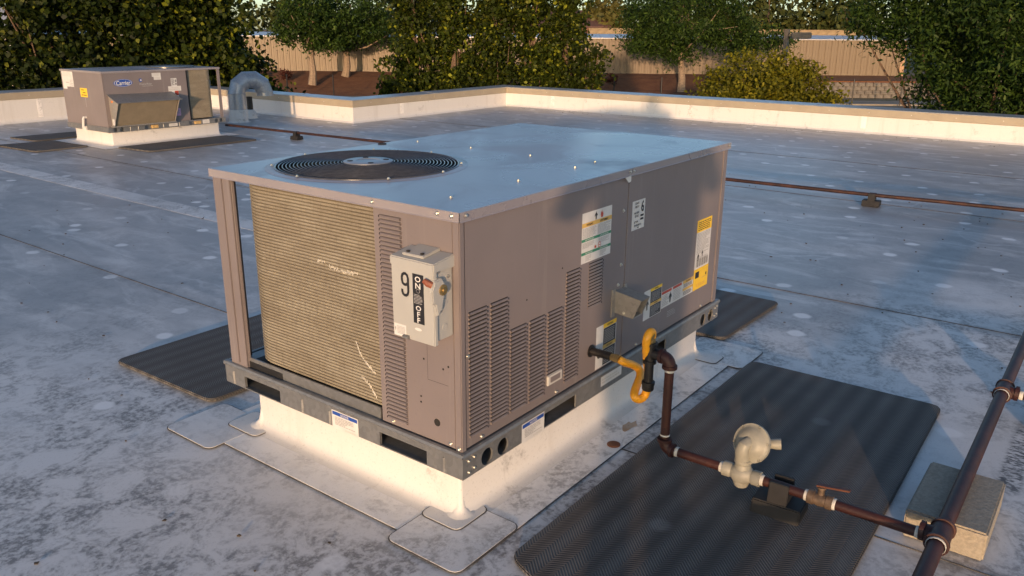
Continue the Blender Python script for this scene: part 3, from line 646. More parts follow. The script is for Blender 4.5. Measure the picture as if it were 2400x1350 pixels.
def sheet(name, x0, x1, y0, y1, r, z, th, mat, parent, edge=True, tilt=0):
    m = MB(); p = [(x,y,z+tilt*RND.uniform(-1,1)) for x,y,_ in rounded(x0,x1,y0,y1,r,z)]; m.prism(p, (0,0,th)); o = m.build(name, mat, parent)
    if edge:
        e = MB(); g_ = .0045; q = rounded(x0-g_,x1+g_,y0-g_,y1+g_,r+g_,z-.0006); e.prism(q, (0,0,max(.0012,th*.6))); e.build('sheet_edge', M['seam'], o)
    return o
CX0, CX1, CY0, CY1 = .062, 1.838, .062, 1.122
c1 = curb('white membrane roof curb under the large rooftop unit', CX0, CX1, CY0, CY1, .199)
sheet('flashing_skirt', -.118, 1.99, -.125, 1.29, .02, .0062, .0025, M['membrane_white'], c1)
for nm, (a,b,c,d) in dict(n=(-.178,.135,-.125,.170), l=(-.185,.09,1.11,1.41), r=(1.80,2.08,-.195,.14), f=(1.8,2.08,1.05,1.35)).items():
    sheet('corner_patch', a, b, c, d, .03, .0092 if nm == 'n' else .0066, .003, M['patch'], c1)
    k = {'n':(-.015,.145,.012,.175),'l':(-.02,.12,1.05,1.235),'r':(1.77,1.885,-.07,.12),'f':(1.77,1.88,1.06,1.22)}[nm]
    if nm == 'n':
        sheet('inner_patch', *k, .025, .0126, .003, M['curb_white'], c1)
        # moulded corner boot: cone-like gusset rising up the curb corner
        m = MB(); cx, cy = CX0, CY0; m.lathe([(.050,.0152),(.032,.020),(.019,.034),(.014,.05),(.0122,.068)], (cx+.012,cy+.012,0), (0,0,1), 20); m.build('corner_boot', M['curb_white'], c1, smooth=True)
    else:
        sheet('inner_patch', *k, .025, .0105, .003, M['curb_white'], c1)
        cx, cy = (CX0 if nm == 'l' else CX1), (CY0 if nm == 'r' else CY1)
        m = MB(); m.lathe([(.055,.0137),(.036,.019),(.020,.035),(.013,.06),(.0102,.08)], (cx+(.01 if nm == 'l' else -.01),cy+(.01 if nm == 'r' else -.01),0), (0,0,1), 20); m.build('corner_boot', M['curb_white'], c1, smooth=True)
c2 = curb('white membrane roof curb under the smaller unit beside the far parapet', 3.76, 5.36, 9.23, 10.2, .188)
sheet('flashing_skirt', 3.55, 5.55, 9.02, 10.4, .02, .0062, .0025, M['membrane_white'], c2)

def pad(label, corners, th=.016, curl=0.0):
    """rubber pad given by four corners, rounded"""
    c = [Vector((*q,0)) for q in corners]; pts = []; r = .05
    for i in range(4):
        p, a, b2 = c[i], c[i-1], c[(i+1)%4]; u = (a-p).normalized(); w = (b2-p).normalized()
        for j in range(5):
            s = j/4; q = (p+u*r)*(1-s)**2+p*2*s*(1-s)+(p+w*r)*s*s; pts.append((q.x,q.y,.0070))
    m = MB(); m.prism(pts, (0,0,th)); o = m.build('walkway_pad', M['pad'], bevel=.004); return tag(o, label, 'walkway pad', 'rubber walkway pads')
pad('large dark ribbed walkway pad in front, under the gas regulator', [(1.90,-.20),(1.915,-1.035),(-.36,-1.06),(-.02,-.20)])
pad('dark ribbed walkway pad left of the large unit, beyond its condenser end', [(.03,2.20),(1.35,2.20),(1.35,1.42),(.05,1.45)])
pad('dark walkway pad behind the right end of the large unit', [(2.845,1.10),(2.85,.0),(2.09,.02),(2.06,1.10)])
pad('brown grey walkway pad left of the smaller unit', [(2.80,10.42),(3.46,10.30),(3.54,9.42),(2.87,9.43)])
pad('dark walkway pad behind the left end of the smaller unit', [(3.25,11.1),(4.2,11.05),(4.2,10.45),(3.32,10.45)])
pad('brown grey walkway pad in front of the smaller unit', [(3.70,9.03),(5.30,9.0),(5.32,8.28),(3.78,8.36)])

# ---------------------------------------------------------------- large rooftop unit
L, WD_, H, Z0 = 1.888, 1.188, .848, .2
U = thing('rooftop_unit', 'large taupe packaged rooftop unit in the foreground with exposed condenser coil and top fan', 'rooftop unit', (L/2, WD_/2, Z0))
def fF(u, v, d): return (u, .004-d, Z0+v)           # front face, d towards viewer
def fE(u, v, d): return (.004-d, u, Z0+v)           # condenser end (u = y)
# base rails: front, end, back, far
m = MB(); m.plate(lambda u,v,d: (u, -.008+d, Z0+v), -.008, 1.906, 0, .074, rects=[(.430,.636,.004,.056),(1.160,1.356,.004,.056)], circles=[(.112,.033,.029),(.195,.033,.029),(1.735,.033,.029),(1.818,.033,.029)], t=.007)
m.build('base_rail', M['galv'], U)
m = MB(); m.plate(lambda u,v,d: (-.008+d, WD_+.03-u, Z0+v), 0, WD_+.038, 0, .074, rects=[(WD_+.03-1.097,WD_+.03-.882,.004,.052),(WD_+.03-.357,WD_+.03-.143,.004,.052)], t=.010)
m.build('base_rail', M['galv'], U)
m = MB(); m.box(1.900,1.906,-.0079,WD_+.03,Z0+.0005,Z0+.0735); m.build('base_rail', M['galv'], U)
m = MB(); m.box(-.0075,1.8995,WD_+.024,WD_+.03,Z0+.0005,Z0+.0735); m.build('base_rail', M['galv'], U)
m = MB(); m.box(.0,1.898,.0,.0585,Z0+.0008,Z0+.0028); m.box(.0,.0585,.0585,WD_+.02,Z0+.0008,Z0+.0028); m.build('rail_flange', M['galv'], U)
# rolled lip and pan
m = MB(); pr = [(-.012,.074),(-.014,.080),(-.010,.088),(-.002,.090),(.006,.089)]
def lip(f, a, b): 
    for (o,z),(o2,z2) in zip(pr, pr[1:]): m.add([f(a,o,z),f(b,o,z),f(b,o2,z2),f(a,o2,z2)], [(0,1,2,3)])
lip(lambda s,o,z: (s,o,Z0+z), -.012, 1.91); lip(lambda s,o,z: (o,s,Z0+z), WD_+.034, -.012); lip(lambda s,o,z: (1.898-o,s,Z0+z), -.012, WD_+.034); lip(lambda s,o,z: (s,WD_+.022-o,Z0+z), 1.91, -.012)
m.build('rail_lip', M['galv'], U, smooth=True)
m = MB(); m.box(.004,1.888,.006,WD_+.012,Z0+.070,Z0+.0865); m.build('base_pan', M['galv'], U)
m = MB(); m.box(.014,.020,.37,1.09,Z0+.0865,Z0+.128); m.build('pan_flange', M['galv'], U)
for y in (1.165,.755,.606,.07):
    m = MB(); m.prism([(-.0081,y-.005,Z0+.004),(-.0125,y,Z0+.004),(-.0081,y+.005,Z0+.004)], (0,0,.052)); m.build('rail_rib', M['galv'], U)
screws(U, 'front', [(x,-.008,Z0+z) for x, z in ((.022,.055),(.048,.060),(.022,.016),(.048,.022),(1.868,.055),(1.890,.060),(1.868,.016),(1.890,.020))], .8)
# shade inside the base, put in as a near-black box
m = MB(); m.box(.06,1.84,.06,1.13,Z0+.002,Z0+.068); m.build('base_dark_fill', M['dark'], U)
# corner posts
m = MB(); m.box(.0,.0225,.0,.0265,Z0+.088,Z0+.826); m.build('corner_post', M['taupe'], U, bevel=.003)
m = MB(); m.box(.0,.008,1.082,1.183,Z0+.088,Z0+.826); m.box(.008,.09,1.175,1.183,Z0+.088,Z0+.826); m.box(-.005,.0,1.125,1.142,Z0+.1,Z0+.822); m.box(.008,.020,1.082,1.087,Z0+.088,Z0+.826); m.build('corner_post', M['taupe'], U, bevel=.0015)
m = MB(); m.box(1.846,1.886,.002,.05,Z0+.088,Z0+.826); m.build('corner_post', M['taupe'], U, bevel=.002)
m = MB(); m.box(1.82,1.886,1.12,1.183,Z0+.088,Z0+.826); m.build('corner_post', M['taupe'], U, bevel=.002)
# panels
m = MB(); m.box(.0265,.9745,.004,.03,Z0+.092,Z0+.822); m.build('compressor_panel', M['taupe'], U, bevel=.002)
m = MB(); m.box(.9785,1.842,.004,.03,Z0+.092,Z0+.822); m.build('heat_panel', M['taupe'], U, bevel=.002)
m = MB(); m.box(.004,.03,.029,.352,Z0+.092,Z0+.822); m.build('end_panel', M['taupe'], U, bevel=.002)
m = MB(); m.box(1.87,1.884,.05,1.12,Z0+.09,Z0+.824); m.build('far_end_panel', M['taupe'], U)
m = MB(); m.box(.86,1.82,1.165,1.181,Z0+.09,Z0+.824); m.build('back_panel', M['taupe'], U)
m = MB(); m.box(.84,.86,.04,1.16,Z0+.09,Z0+.824); m.build('partition', M['galv'], U)
# top cover: sheet with fan opening, folded edge all round
FX, FY, FR = .412, .800, .343
m = MB(); m.plate(lambda u,v,d: (u, v, Z0+H-d), -.006, L+.006, -.006, WD_+.004, circles=[(FX,FY,FR)], t=.06, nseg=72)
ZT = Z0+H
for a, bb, nx, ny in (((-.006,-.006),(L+.006,-.006),0,-1),((L+.006,-.006),(L+.006,WD_+.004),1,0),((L+.006,WD_+.004),(-.006,WD_+.004),0,1),((-.006,WD_+.004),(-.006,-.006),-1,0)):
    pr2 = [(0,0),(.0015,-.002),(.0015,-.026),(.004,-.029),(-.003,-.031)]
    for (o,z),(o2,z2) in zip(pr2, pr2[1:]):
        ex = lambda p, q: (p[0]+nx*q, p[1]+ny*q)
        m.add([(*ex(a,o),ZT+z),(*ex(bb,o),ZT+z),(*ex(bb,o2),ZT+z2),(*ex(a,o2),ZT+z2)], [(0,1,2,3)])
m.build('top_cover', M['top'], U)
# raised fan collar
m = MB(); m.lathe([(FR+.030,.0003),(FR+.024,.0022),(FR+.010,.0024),(FR+.003,.0036),(FR-.003,.0030),(FR-.006,-.004)], (FX,FY,ZT), (0,0,1), 96); m.build('fan_collar', M['top'], U, smooth=True)
m = MB(); m.lathe([(FR-.0065,.006),(FR-.0065,-.14),(FR+.02,-.17)], (FX,FY,ZT), (0,0,1), 64); m.build('fan_orifice', M['black'], U, smooth=True)
# guard: radial wires and hub plate, rings are its sub-parts
def gz(r): return ZT+.003+.010*(1-(r/FR)**2)
hubm = MB(); hubm.lathe([(.092,-.002),(.092,.003),(.088,.0045),(.045,.0055),(.043,.0035),(.0,.0035)], (FX,FY,gz(.09)), (0,0,1), 40)
hub = hubm.build('fan_guard', M['hub'], U, smooth=True)
for j in range(4):
    a = j*PI/2+.95; sm = MB(); sm.lathe([(.011,0),(.011,.0062),(0,.0063)], (FX+.067*math.cos(a), FY+.067*math.sin(a), gz(.09)), (0,0,1), 14); sm.build('hub_slot', M['dark'], hub)
for i in range(19):
    r = .098+(FR-.004-.098)*i/18; mm = MB(); mm.tube([(FX+r*math.cos(2*PI*j/72), FY+r*math.sin(2*PI*j/72), gz(r)) for j in range(73)], 0.0022 if i < 18 else .0045, 6, False); mm.build('guard_ring', M['guard'], hub, smooth=True)
for j in range(8):
    a = 2*PI*j/8+.4; mm = MB(); mm.tube([(FX+r*math.cos(a), FY+r*math.sin(a), gz(r)-.004) for r in (.05,.15,.25,FR+.012)], .0024, 6); mm.build('guard_spoke', M['guard'], hub, smooth=True)
# fan and motor below
m = MB()
for kk in range(3):
    a0 = kk*2*PI/3+.3; vs = []
    for i in range(9):
        a = a0+1.5*i/8; s_ = .030*math.sin(1.0*(i/8-.5)*2)
        for r in (.07,.18,.325): vs.append((FX+r*math.cos(a), FY+r*math.sin(a), ZT-.075-s_*1.2+.012*math.sin(i)))
    m.add(vs, [(i*3+j, (i+1)*3+j, (i+1)*3+j+1, i*3+j+1) for i in range(8) for j in range(2)])
m.build('fan_blades', M['black'], U, smooth=True)
m = MB(); m.lathe([(.0,-.02),(.07,-.022),(.075,-.05),(.075,-.2),(.0,-.2)], (FX,FY,ZT), (0,0,1), 24); m.build('fan_motor', M['black'], U, smooth=True)
m = MB(); m.box(.16,.80,.10,.94,Z0+.09,Z0+.45); m.build('inner_dark_box', M['dark'], U)  # near-black box painting the shade seen below the fan
# condenser coil: L-shaped, horizontal tube rows as real grooves
def coil(parent, path, z0, z1, rows, name='condenser_coil', depth=.004, mat='coil'):
    nrm = []
    P = [Vector((*q,0)) for q in path]
    for i in range(len(P)):
        t = (P[min(i+1,len(P)-1)]-P[max(i-1,0)]).normalized(); nrm.append(Vector((-t.y,t.x,0)))
    m = MB(); prof = []; dz = (z1-z0)/rows
    for r in range(rows): z = z0+r*dz; prof += [(-depth,z),(-depth,z+dz*.22),(0,z+dz*.34),(0,z+dz*.90)]
    prof.append((-depth,z1)); n = len(prof)
    m.add([p+nn*o+Vector((0,0,z)) for p, nn in zip(P,nrm) for o, z in prof], [(i*n+j, (i+1)*n+j, (i+1)*n+j+1, i*n+j+1) for i in range(len(P)-1) for j in range(n-1)])
    for j in range(len(m.m)): m.m[j] = 1 if (j % (n-1)) % 4 == 0 else 0
    # back face
    m.add([p-nn*.03+Vector((0,0,z)) for p, nn in zip(P,nrm) for z in (z0,z1)], [(i*2, i*2+1, (i+1)*2+1, (i+1)*2) for i in range(len(P)-1)], 1)
    return m.build(name, [M[mat], M['coil_core']], parent)
path = [(.030,.34)]+[(.030,.34+.075*i) for i in range(1,9)]
cr = .15
path += [(.030+cr-cr*math.cos(a), .960+cr*math.sin(a)) for a in [PI/2*j/12 for j in range(13)]]
path += [(.18+.055*i, 1.11) for i in range(1,12)]
coil(U, path, Z0+.125, Z0+.826, 60)
m = MB(); m.prism([(.012,1.085,Z0+.0866),(.012,.90,Z0+.0866),(.026,.80,Z0+.0866),(.06,.80,Z0+.0866),(.10,1.085,Z0+.0866)], (0,0,.026)); m.build('dark_wedge', M['rubber'], U)  # dark wedge on the pan at the rounded coil corner
# bent-fin scars on the coil face: rows of short crushed fins
SCM = mat_plain('bent_fins', (.66,.62,.52), .5, .3)
rr = random.Random(11)
for stroke in ([(.49,.33),(.47,.29),(.43,.255),(.40,.235)], [(.60,.575),(.55,.570),(.50,.572),(.46,.578)], [(.47,.21),(.43,.185),(.40,.15)], [(.66,.585),(.62,.590)]):
    m = MB()
    for (y0,z0),(y1,z1) in zip(stroke, stroke[1:]):
        nn_ = int(((y1-y0)**2+(z1-z0)**2)**.5/.006)+1
        for i in range(nn_):
            y = y0+(y1-y0)*i/nn_; z = Z0+z0+(z1-z0)*i/nn_+rr.uniform(-.003,.003); hh = rr.uniform(.004,.013)
            m.box(.0288,.0299,y-.0022,y+.0010,z-hh*.5,z+hh*.5)
    m.build('fin_scar', SCM, U)
# louvres
def louver_mesh(front):
    m = MB(); w, h, d = .088, .0088, .0058
    P = (lambda u,v,dd: (u,-dd,v)) if front else (lambda u,v,dd: (-dd,u,v))
    arc = [(h*.5-h*.5*math.cos(a), d*math.sin(a)) for a in (0,.5,1.1,1.75,2.5,PI)]; n = len(arc)
    m.add([P(.003 if 0 < i < n-1 else 0,v,q) for i,(v,q) in enumerate(arc)]+[P(w-.003 if 0 < i < n-1 else w,v,q) for i,(v,q) in enumerate(arc)], [(i,i+1,n+i+1,n+i) for i in range(n-1)], 0)
    m.add([P(0,v,q) for v,q in arc], [tuple(range(n))], 0); m.add([P(w,v,q) for v,q in arc], [tuple(range(n))], 1)
    m.add([P(.001,h,.0003),P(w-.001,h,.0003),P(w-.001,h+(.0034 if front else .0012),.0003),P(.001,h+(.0034 if front else .0012),.0003)], [(0,1,2,3)], 1)  # dark strip and dark end cap paint the shade of the slit
    return m.mesh('louver', [M['taupe'], M['dark']])
LF, LE = louver_mesh(True), louver_mesh(False)
for x, zt, zb, n in ((.040,.540,.124,31),(.145,.540,.128,31),(.246,.424,.128,22),(.351,.424,.124,22),(.457,.424,.182,18),(.565,.540,.122,31)):
    for i in range(n): link('louver', LF, U, (x, .0038, Z0+zb+(zt-zb)*i/n))
for i in range(14):
    o = link('louver', LF, U, (.712, .0038, Z0+.362+.175*i/14)); o.scale = (1.1,.45,1)
for i in range(50):
    o = link('louver', LE, U, (.0038, .231, Z0+.112+.69*i/50)); o.scale = (1,1.05,1)
# small holes, knockouts, handle recess, badge
def dots(pts, r, f, ax, name='knockout'):
    for u, v in pts:
        m = MB(); m.lathe([(r,0),(r,.0006),(0,.0007)], f(u,v,0), ax, 12); m.build(name, M['dark'], U)
dots([(.155,.364),(.054,.363),(.171,.233),(.172,.213),(.075,.62),(.075,.35)], .0035, fE, (-1,0,0)); dots([(.105,.161)], .013, fE, (-1,0,0), 'grommet')
dots([(.540,.56),(.335,.50)], .003, fF, (0,-1,0))
for u0, u1, v0, v1 in ((.139,.140,.30,.44),(.055,.139,.299,.300)):
    m = MB(); m.add([fE(u0,v0,.0004),fE(u1,v0,.0004),fE(u1,v1,.0004),fE(u0,v1,.0004)], [(0,1,2,3)]); m.build('knockout_line', M['dark'], U)
m = MB(); m.box(.455,.545,-.004,.0035,Z0+.150,Z0+.190); bad = m.build('badge', M['p_faint'], U, bevel=.003)
m = MB(); m.box(.47,.53,-.0052,-.0042,Z0+.160,Z0+.180); m.build('badge_recess', M['taupe'], bad)
m = MB(); m.box(.9755,.9775,.010,.016,Z0+.092,Z0+.82); m.build('panel_gap', M['dark'], U)
m = MB(); m.box(.0232,.0258,.012,.018,Z0+.092,Z0+.82); m.build('panel_gap', M['dark'], U)
screws(U, 'up', [(x,y,ZT) for x, y in ((.996,1.099),(.993,.785),(.979,.461),(1.005,.172),(.847,.161),(.497,.162),(.143,.154))], 1.0)
screws(U, 'up', [(FX+(FR+.006)*math.cos(a), FY+(FR+.006)*math.sin(a), ZT+.006) for a in (-.9,.0,.75,1.6,2.4,3.2,4.15,4.8)], .9)
screws(U, 'front', [(x,-.0085,Z0+.836) for x in (.02,.96,.985,1.87)]+[(x,.004,Z0+z) for x, z in ((.944,.691),(.944,.481),(.929,.404),(.10,.105),(.52,.105),(.90,.108),(1.10,.105),(1.72,.105),(.035,.40))])
screws(U, 'right', [(1.888,.02,Z0+z) for z in (.613,.373,.108)])
screws(U, 'end', [(-.0085,y,Z0+z) for y, z in ((.34,.835),(.075,.836),(.02,.836))]+[(.004,y,Z0+z) for y, z in ((.05,.105),(.30,.105))]+[(.0,.012,Z0+.10)])
m = MB(); m.lathe([(.019,.0),(.019,.003),(.012,.004),(0,.004)], (.839,1.165,ZT), (0,0,1), 18); m.build('grommet', M['dark'], U)
m = MB(); m.prism([(.925,-.0088,Z0+.818),(.968,-.0088,Z0+.822),(.966,-.0095,Z0+.800),(.950,-.0095,Z0+.797)], (0,-.0006,0)); m.build('torn_tape', M['white'], U)
# flue hood
m = MB(); x0, x1 = .905, .975; zt, zb = Z0+.374, Z0+.292
A = [(x0,.003,zt+.012),(x0,-.112,zt-.006),(x0,-.082,zb-.002),(x0,.003,zb+.006)]; B = [(x1,y,z) for _,y,z in A]
m.add(A+B, [(0,1,2,3)[::-1],(4,5,6,7),(0,4,5,1),(3,2,6,7)]); i_ = .004
Ai = [(x0+i_,.003,zt+.008),(x0+i_,-.111,zt-.010),(x0+i_,-.081,zb+.002),(x0+i_,.003,zb+.010)]; Bi = [(x1-i_,y,z) for _,y,z in Ai]
m.add(Ai+Bi, [(0,1,2,3),(4,5,6,7)[::-1],(0,4,5,1)[::-1],(3,2,6,7)[::-1]]); m.add([A[1],A[2],Ai[2],Ai[1],B[1],B[2],Bi[2],Bi[1]], [(0,1,2,3),(4,5,6,7),(0,3,7,4),(1,2,6,5)])
m.box(x0-.022,x0,-.001,.0038,zb-.008,zt+.02); m.box(x1,x1+.018,-.001,.0038,zb-.008,zt+.02); m.build('flue_hood', M['alu'], U)
screws(U, 'end', [(x0,-.04,Z0+.305)], .8)
# stickers
sticker('warning_sticker', U, lambda u,v,d: fF(.657+u,.545+v,d), .201, .183, [('r','p_amber',.0,.715,1,.80),('t','p_black','WARNING',.24,.757,.045,.8),('t','p_black','AVERTISSEMENT',.73,.757,.045,.7),('p','p_black',fig(.38,.80,.52,.985)),('p','p_red',flm(.60,.82,.70,.97)),
    ('l','p_grey',.02,.50,.48,.70,10),('l','p_grey',.52,.50,.98,.70,10),('r','p_green',0,.43,1,.485),('t','white','SAFETY INSTRUCTIONS',.25,.458,.03,.75),('t','white','INSTRUCTIONS DE SECURITE',.75,.458,.03,.6),('l','p_grey',.03,.30,.42,.41,5),('l','p_grey',.56,.31,.95,.41,5),
    ('p','p_red',flm(.42,.235,.50,.31)),('c','p_red',.60,.275,.05,.06),('c','white',.60,.275,.038,.045,.0018),('r','p_red',.57,.268,.63,.282,.002),('r','p_green',0,.165,1,.22),('t','white','FOR YOUR SAFETY',.25,.192,.03,.8),('t','white','POUR VOTRE SECURITE',.75,.192,.03,.7),('l','p_grey',.14,.03,.34,.15,6),('l','p_grey',.62,.03,.84,.15,6)], ['white','p_amber','p_black','p_red','p_grey','p_green'], 'large white warning sticker with amber and green bands')
sticker('stack_sticker', U, lambda u,v,d: fF(1.012+u,.598+v,d), .101, .115, [('t','p_black','STACK',.36,.91,.075,.85),('t','p_black','HEIGHT',.36,.79,.075,.8),('t','p_black','HAUTEUR',.34,.58,.075,.75),('t','p_black','DE PILE',.36,.47,.075,.75),('t','p_black','ALTURA',.32,.27,.075,.75),('t','p_black','DE APILAMIENTO',.46,.15,.075,.62),('t','p_black','6',.80,.76,.40,.8),('r','p_black',.66,.41,.92,.48),('r','p_black',.66,.29,.92,.36),('r','p_black',.44,.045,.58,.075)], ['white','p_black'], 'white stacking height sticker with large 6')
sticker('instruction_sticker', U, lambda u,v,d: fF(1.618+u,.200+v,d), .153, .328, [('r','p_yellow',0,.83,1,1),('l','p_black',.08,.85,.95,.98,5),('l','p_grey',.06,.52,.94,.82,15),('p','p_black',fig(.10,.42,.30,.54)),('p','p_black',fig(.40,.46,.56,.56)),('l','p_grey',.06,.44,.9,.47,2)]+
    [('r','p_black',.10+.055*i,.33,.10+.055*i+(.03 if i%3 else .015),.44) for i in range(15)]+[('r','p_yellow',0,0,1,.305),('r','p_black',.10,.17,.36,.26,.0012),('r','p_amber',.55,.14,.9,.15,.0012),('r','p_black',.82,.16,.90,.20,.0012),('r','p_amber',.88,.15,.90,.28,.0012),('t','p_amber','FLUSH TO CURB',.5,.06,.045,.62)], ['white','p_yellow','p_black','p_grey','p_amber'], 'tall white and yellow instruction sticker at the panel edge')
def fork(nm, u0, v0, w, h, lab, hd):
    return sticker(nm, U, lambda u,v,d: fF(u0+u,v0+v,d), w, h, [('r','p_yellow',.34,.90,1,1),('r','p_black',.36,.50,.97,.89),('r','p_amber',.34,.41,1,.50),('r','p_black',.36,.02,.97,.40),('l','p_grey',.40,.53,.93,.86,8),('l','p_grey',.40,.05,.93,.37,8),('t','p_black','WARNING',.67,.95,.05,.8),('t','p_black','AVERTISSEMENT',.67,.455,.045,.6),hd], ['white','p_yellow','p_black','p_amber','p_grey'], lab)
fork('caution_sticker', .782, .098, .148, .172, 'white and black burn caution sticker above the gas inlet', ('p','p_black',[(.06,.30),(.12,.36),(.10,.48),(.16,.40),(.18,.50),(.21,.40),(.27,.48),(.25,.36),(.30,.30),(.22,.24),(.12,.24)]))
fork('caution_sticker', 1.150, .190, .157, .127, 'white and black caution sticker beside the flue hood', ('p','p_black',fig(.05,.30,.30,.75)))
sticker('caution_strip', U, lambda u,v,d: fF(1.309+u,.200+v,d), .306, .076, [('r','p_red',.0,.82,.30,.98),('r','p_red',.34,.82,.62,.98),('l','p_grey',.02,.10,.22,.78,7),('p','p_black',fig(.20,.1,.33,.85)),('l','p_grey',.36,.10,.60,.78,7),('r','p_amber',.66,.80,1,1),('r','p_amber',.66,.36,1,.52),('t','p_black','WARNING',.83,.90,.12,.8),('l','p_black',.68,.56,.98,.78,3),('l','p_black',.68,.08,.98,.33,3)], ['white','p_red','p_grey','p_black','p_amber'], 'white caution strip with red and amber bands')
sticker('plate_sticker', U, lambda u,v,d: (.81+u,-.0082-d,Z0+.022+v), .158, .040, [('l','p_faint',.05,.2,.95,.8,2)], ['white','p_faint'], 'small pale plate on the front rail')
sticker('faded_sticker', U, lambda u,v,d: fF(1.36+u,.135+v,d), .10, .05, [('l','p_grey',.1,.2,.9,.8,4)], ['taupe','p_grey'])
NOT = [('r','p_blue',.03,.76,.97,.95),('t','white','NOTICE',.5,.855,.12,.95),('l','p_grey',.12,.24,.88,.70,6),('l','p_faint',.5,.06,.95,.16,2)]
sticker('notice_sticker', U, lambda u,v,d: (.298+u,-.0082-d,Z0-.006+v), .132, .074, NOT, ['white','p_blue','p_grey','p_faint'], 'white sticker headed NOTICE in a blue band')
sticker('notice_sticker', U, lambda u,v,d: (-.0082-d,.594-u,Z0-.006+v), .134, .071, NOT, ['white','p_blue','p_grey','p_faint'], 'white sticker headed NOTICE in a blue band')

# ---------------------------------------------------------------- disconnect switch on the end panel
D = thing('disconnect_switch', 'pale grey disconnect switch box marked 9 on the condenser end panel of the large unit', 'switch box', (-.002,.11,.665))
def fD(u, v, d): return (-.0865-d, .190-u, .668+v)
m = MB(); m.box(-.070,.0038,.030,.183,.672,.888); m.build('box', M['sw_grey'], D, bevel=.004)
m = MB(); m.box(-.0865,-.071,.022,.190,.664,.900); m.box(-.0865,-.030,.184,.1895,.6645,.898); m.build('front_cover', M['sw_grey'], D, bevel=.003)
m = MB(); m.prism([(.0036,.020,.885),(-.0885,.020,.885),(-.0885,.020,.911),(.0036,.020,.924)], (0,.173,0)); m.build('rain_hood', M['sw_grey'], D, bevel=.003)
m = MB(); m.prism([(.0034,.075,.9225),(-.070,.075,.9135),(-.070,.075,.921),(.0034,.075,.932)], (0,.085,0)); m.build('hub_plate', M['sw_grey'], D, bevel=.002)
for y, x in ((.09,-.058),(.145,-.058)):
    m = MB(); m.lathe([(.006,0),(.006,.004),(0,.005)], (x,y,.9225), (0,0,1), 8); m.build('bolt', M['iron'], D)
m = MB(); m.prism([(-.0868,.030,.790),(-.098,.030,.800),(-.102,.030,.835),(-.090,.030,.862),(-.060,.030,.868),(-.045,.030,.845),(-.050,.030,.815),(-.060,.030,.775),(-.080,.030,.755)], (0,-.016,0)); m.build('handle_guard', M['sw_grey'], D, bevel=.003)
m = MB(); m.tube([(-.090,.024,.850),(-.097,.036,.856),(-.099,.048,.863)], [.010,.010,.0075], 8); m.build('handle_grip', M['handle_red'], D, smooth=True)
m = MB(); m.lathe([(.016,0),(.016,.004),(.007,.0045),(.006,.009),(0,.009)], (-.058,.0138,.832), (0,-1,0), 16); m.build('padlock_pivot', M['brass'], D)
for x, z in ((-.05,.765),(-.02,.86),(-.065,.885)):
    m = MB(); m.lathe([(.005,0),(.005,.003),(0,.004)], (x,.0298 if z < .88 else .0258,z), (0,-1,0), 8); m.build('bolt', M['screw'], D)
for z in (.71,.785):
    m = MB(); m.lathe([(.011,0),(.011,.0008),(.0105,.0012),(0,.0012)], (-.035,.0298,z), (0,-1,0), 20); m.build('knockout', M['sw_grey'], D)
m = MB(); m.prism([(-.087,.145,.664),(-.097,.145,.668),(-.097,.145,.674),(-.087,.145,.676)], (0,-.022,0)); m.build('hasp', M['galv'], D)
sticker('switch_label', D, lambda u,v,d: fD(.086+u,.054+v,d), .043, .150, [('t','white','O',.5,.900,.115,1.25),('t','white','N',.5,.765,.115,1.25),('c','p_grey',.5,.665,.17,.041),('c','p_black',.5,.665,.14,.034,.0018),('t','p_grey','GE',.5,.665,.035,.8),('l','p_grey',.1,.40,.9,.60,7),('t','white','O',.5,.315,.105,1.25),('t','white','F',.5,.19,.105,1.3),('t','white','F',.5,.07,.105,1.3)], ['p_black','white','p_grey'], 'black strip label reading ON and OFF')
sticker('number_label', D, lambda u,v,d: fD(.040+u,.127+v,d), .034, .074, [('s','p_black',[(.14,.30),(.14,.20),(.22,.10),(.40,.06),(.58,.06),(.76,.11),(.85,.22),(.85,.50),(.85,.78),(.76,.90),(.58,.95),(.40,.95),(.22,.90),(.14,.80),(.14,.66),(.22,.55),(.40,.50),(.58,.50),(.76,.55),(.85,.62)],.0084)], ['sw_grey','p_black','white'], 'large black number 9')
sticker('small_label', D, lambda u,v,d: fD(.005+u,-.002+v,d), .049, .038, [('l','p_grey',.26,.2,.95,.85,6),('p','p_black',[(.08,.35),(.16,.55),(.11,.55),(.18,.8),(.08,.6),(.13,.6)])], ['white','p_grey','p_black'])
m = MB(); m.add([fD(.104+.014*math.cos(2*PI*j/24), .036+.0045*math.sin(2*PI*j/24), .0012) for j in range(24)], [tuple(range(24))]); m.build('maker_badge', M['white'], D)

# ---------------------------------------------------------------- smaller rooftop unit
X2, Y2, L2, W2, H2, Z2 = 3.697, 9.166, 1.72, 1.09, .772, .189
V = thing('rooftop_unit', 'smaller taupe rooftop unit with blue oval logo and intake hood by the far left parapet', 'rooftop unit', (X2+L2/2, Y2+W2/2, Z2))
def vF(u, v, d): return (X2+u, Y2+.004-d, Z2+v)
def vE(u, v, d): return (X2+.004-d, Y2+u, Z2+v)
m = MB(); m.plate(lambda u,v,d: (X2+u, Y2-.006+d, Z2+v), -.006, L2+.02, 0, .07, rects=[(.49,.69,.006,.052),(1.15,1.34,.006,.052)], circles=[(.084,.032,.028),(.170,.032,.028),(1.585,.032,.028),(1.662,.032,.028)], t=.008); m.build('base_rail', M['galv'], V)
m = MB(); m.box(X2-.006,X2+.004,Y2-.0055,Y2+W2,Z2+.0005,Z2+.07); m.build('base_rail', M['galv'], V)
m = MB(); m.box(X2+.005,X2+L2,Y2+.03,Y2+W2,Z2+.002,Z2+.066); m.build('base_pan', M['galv'], V)
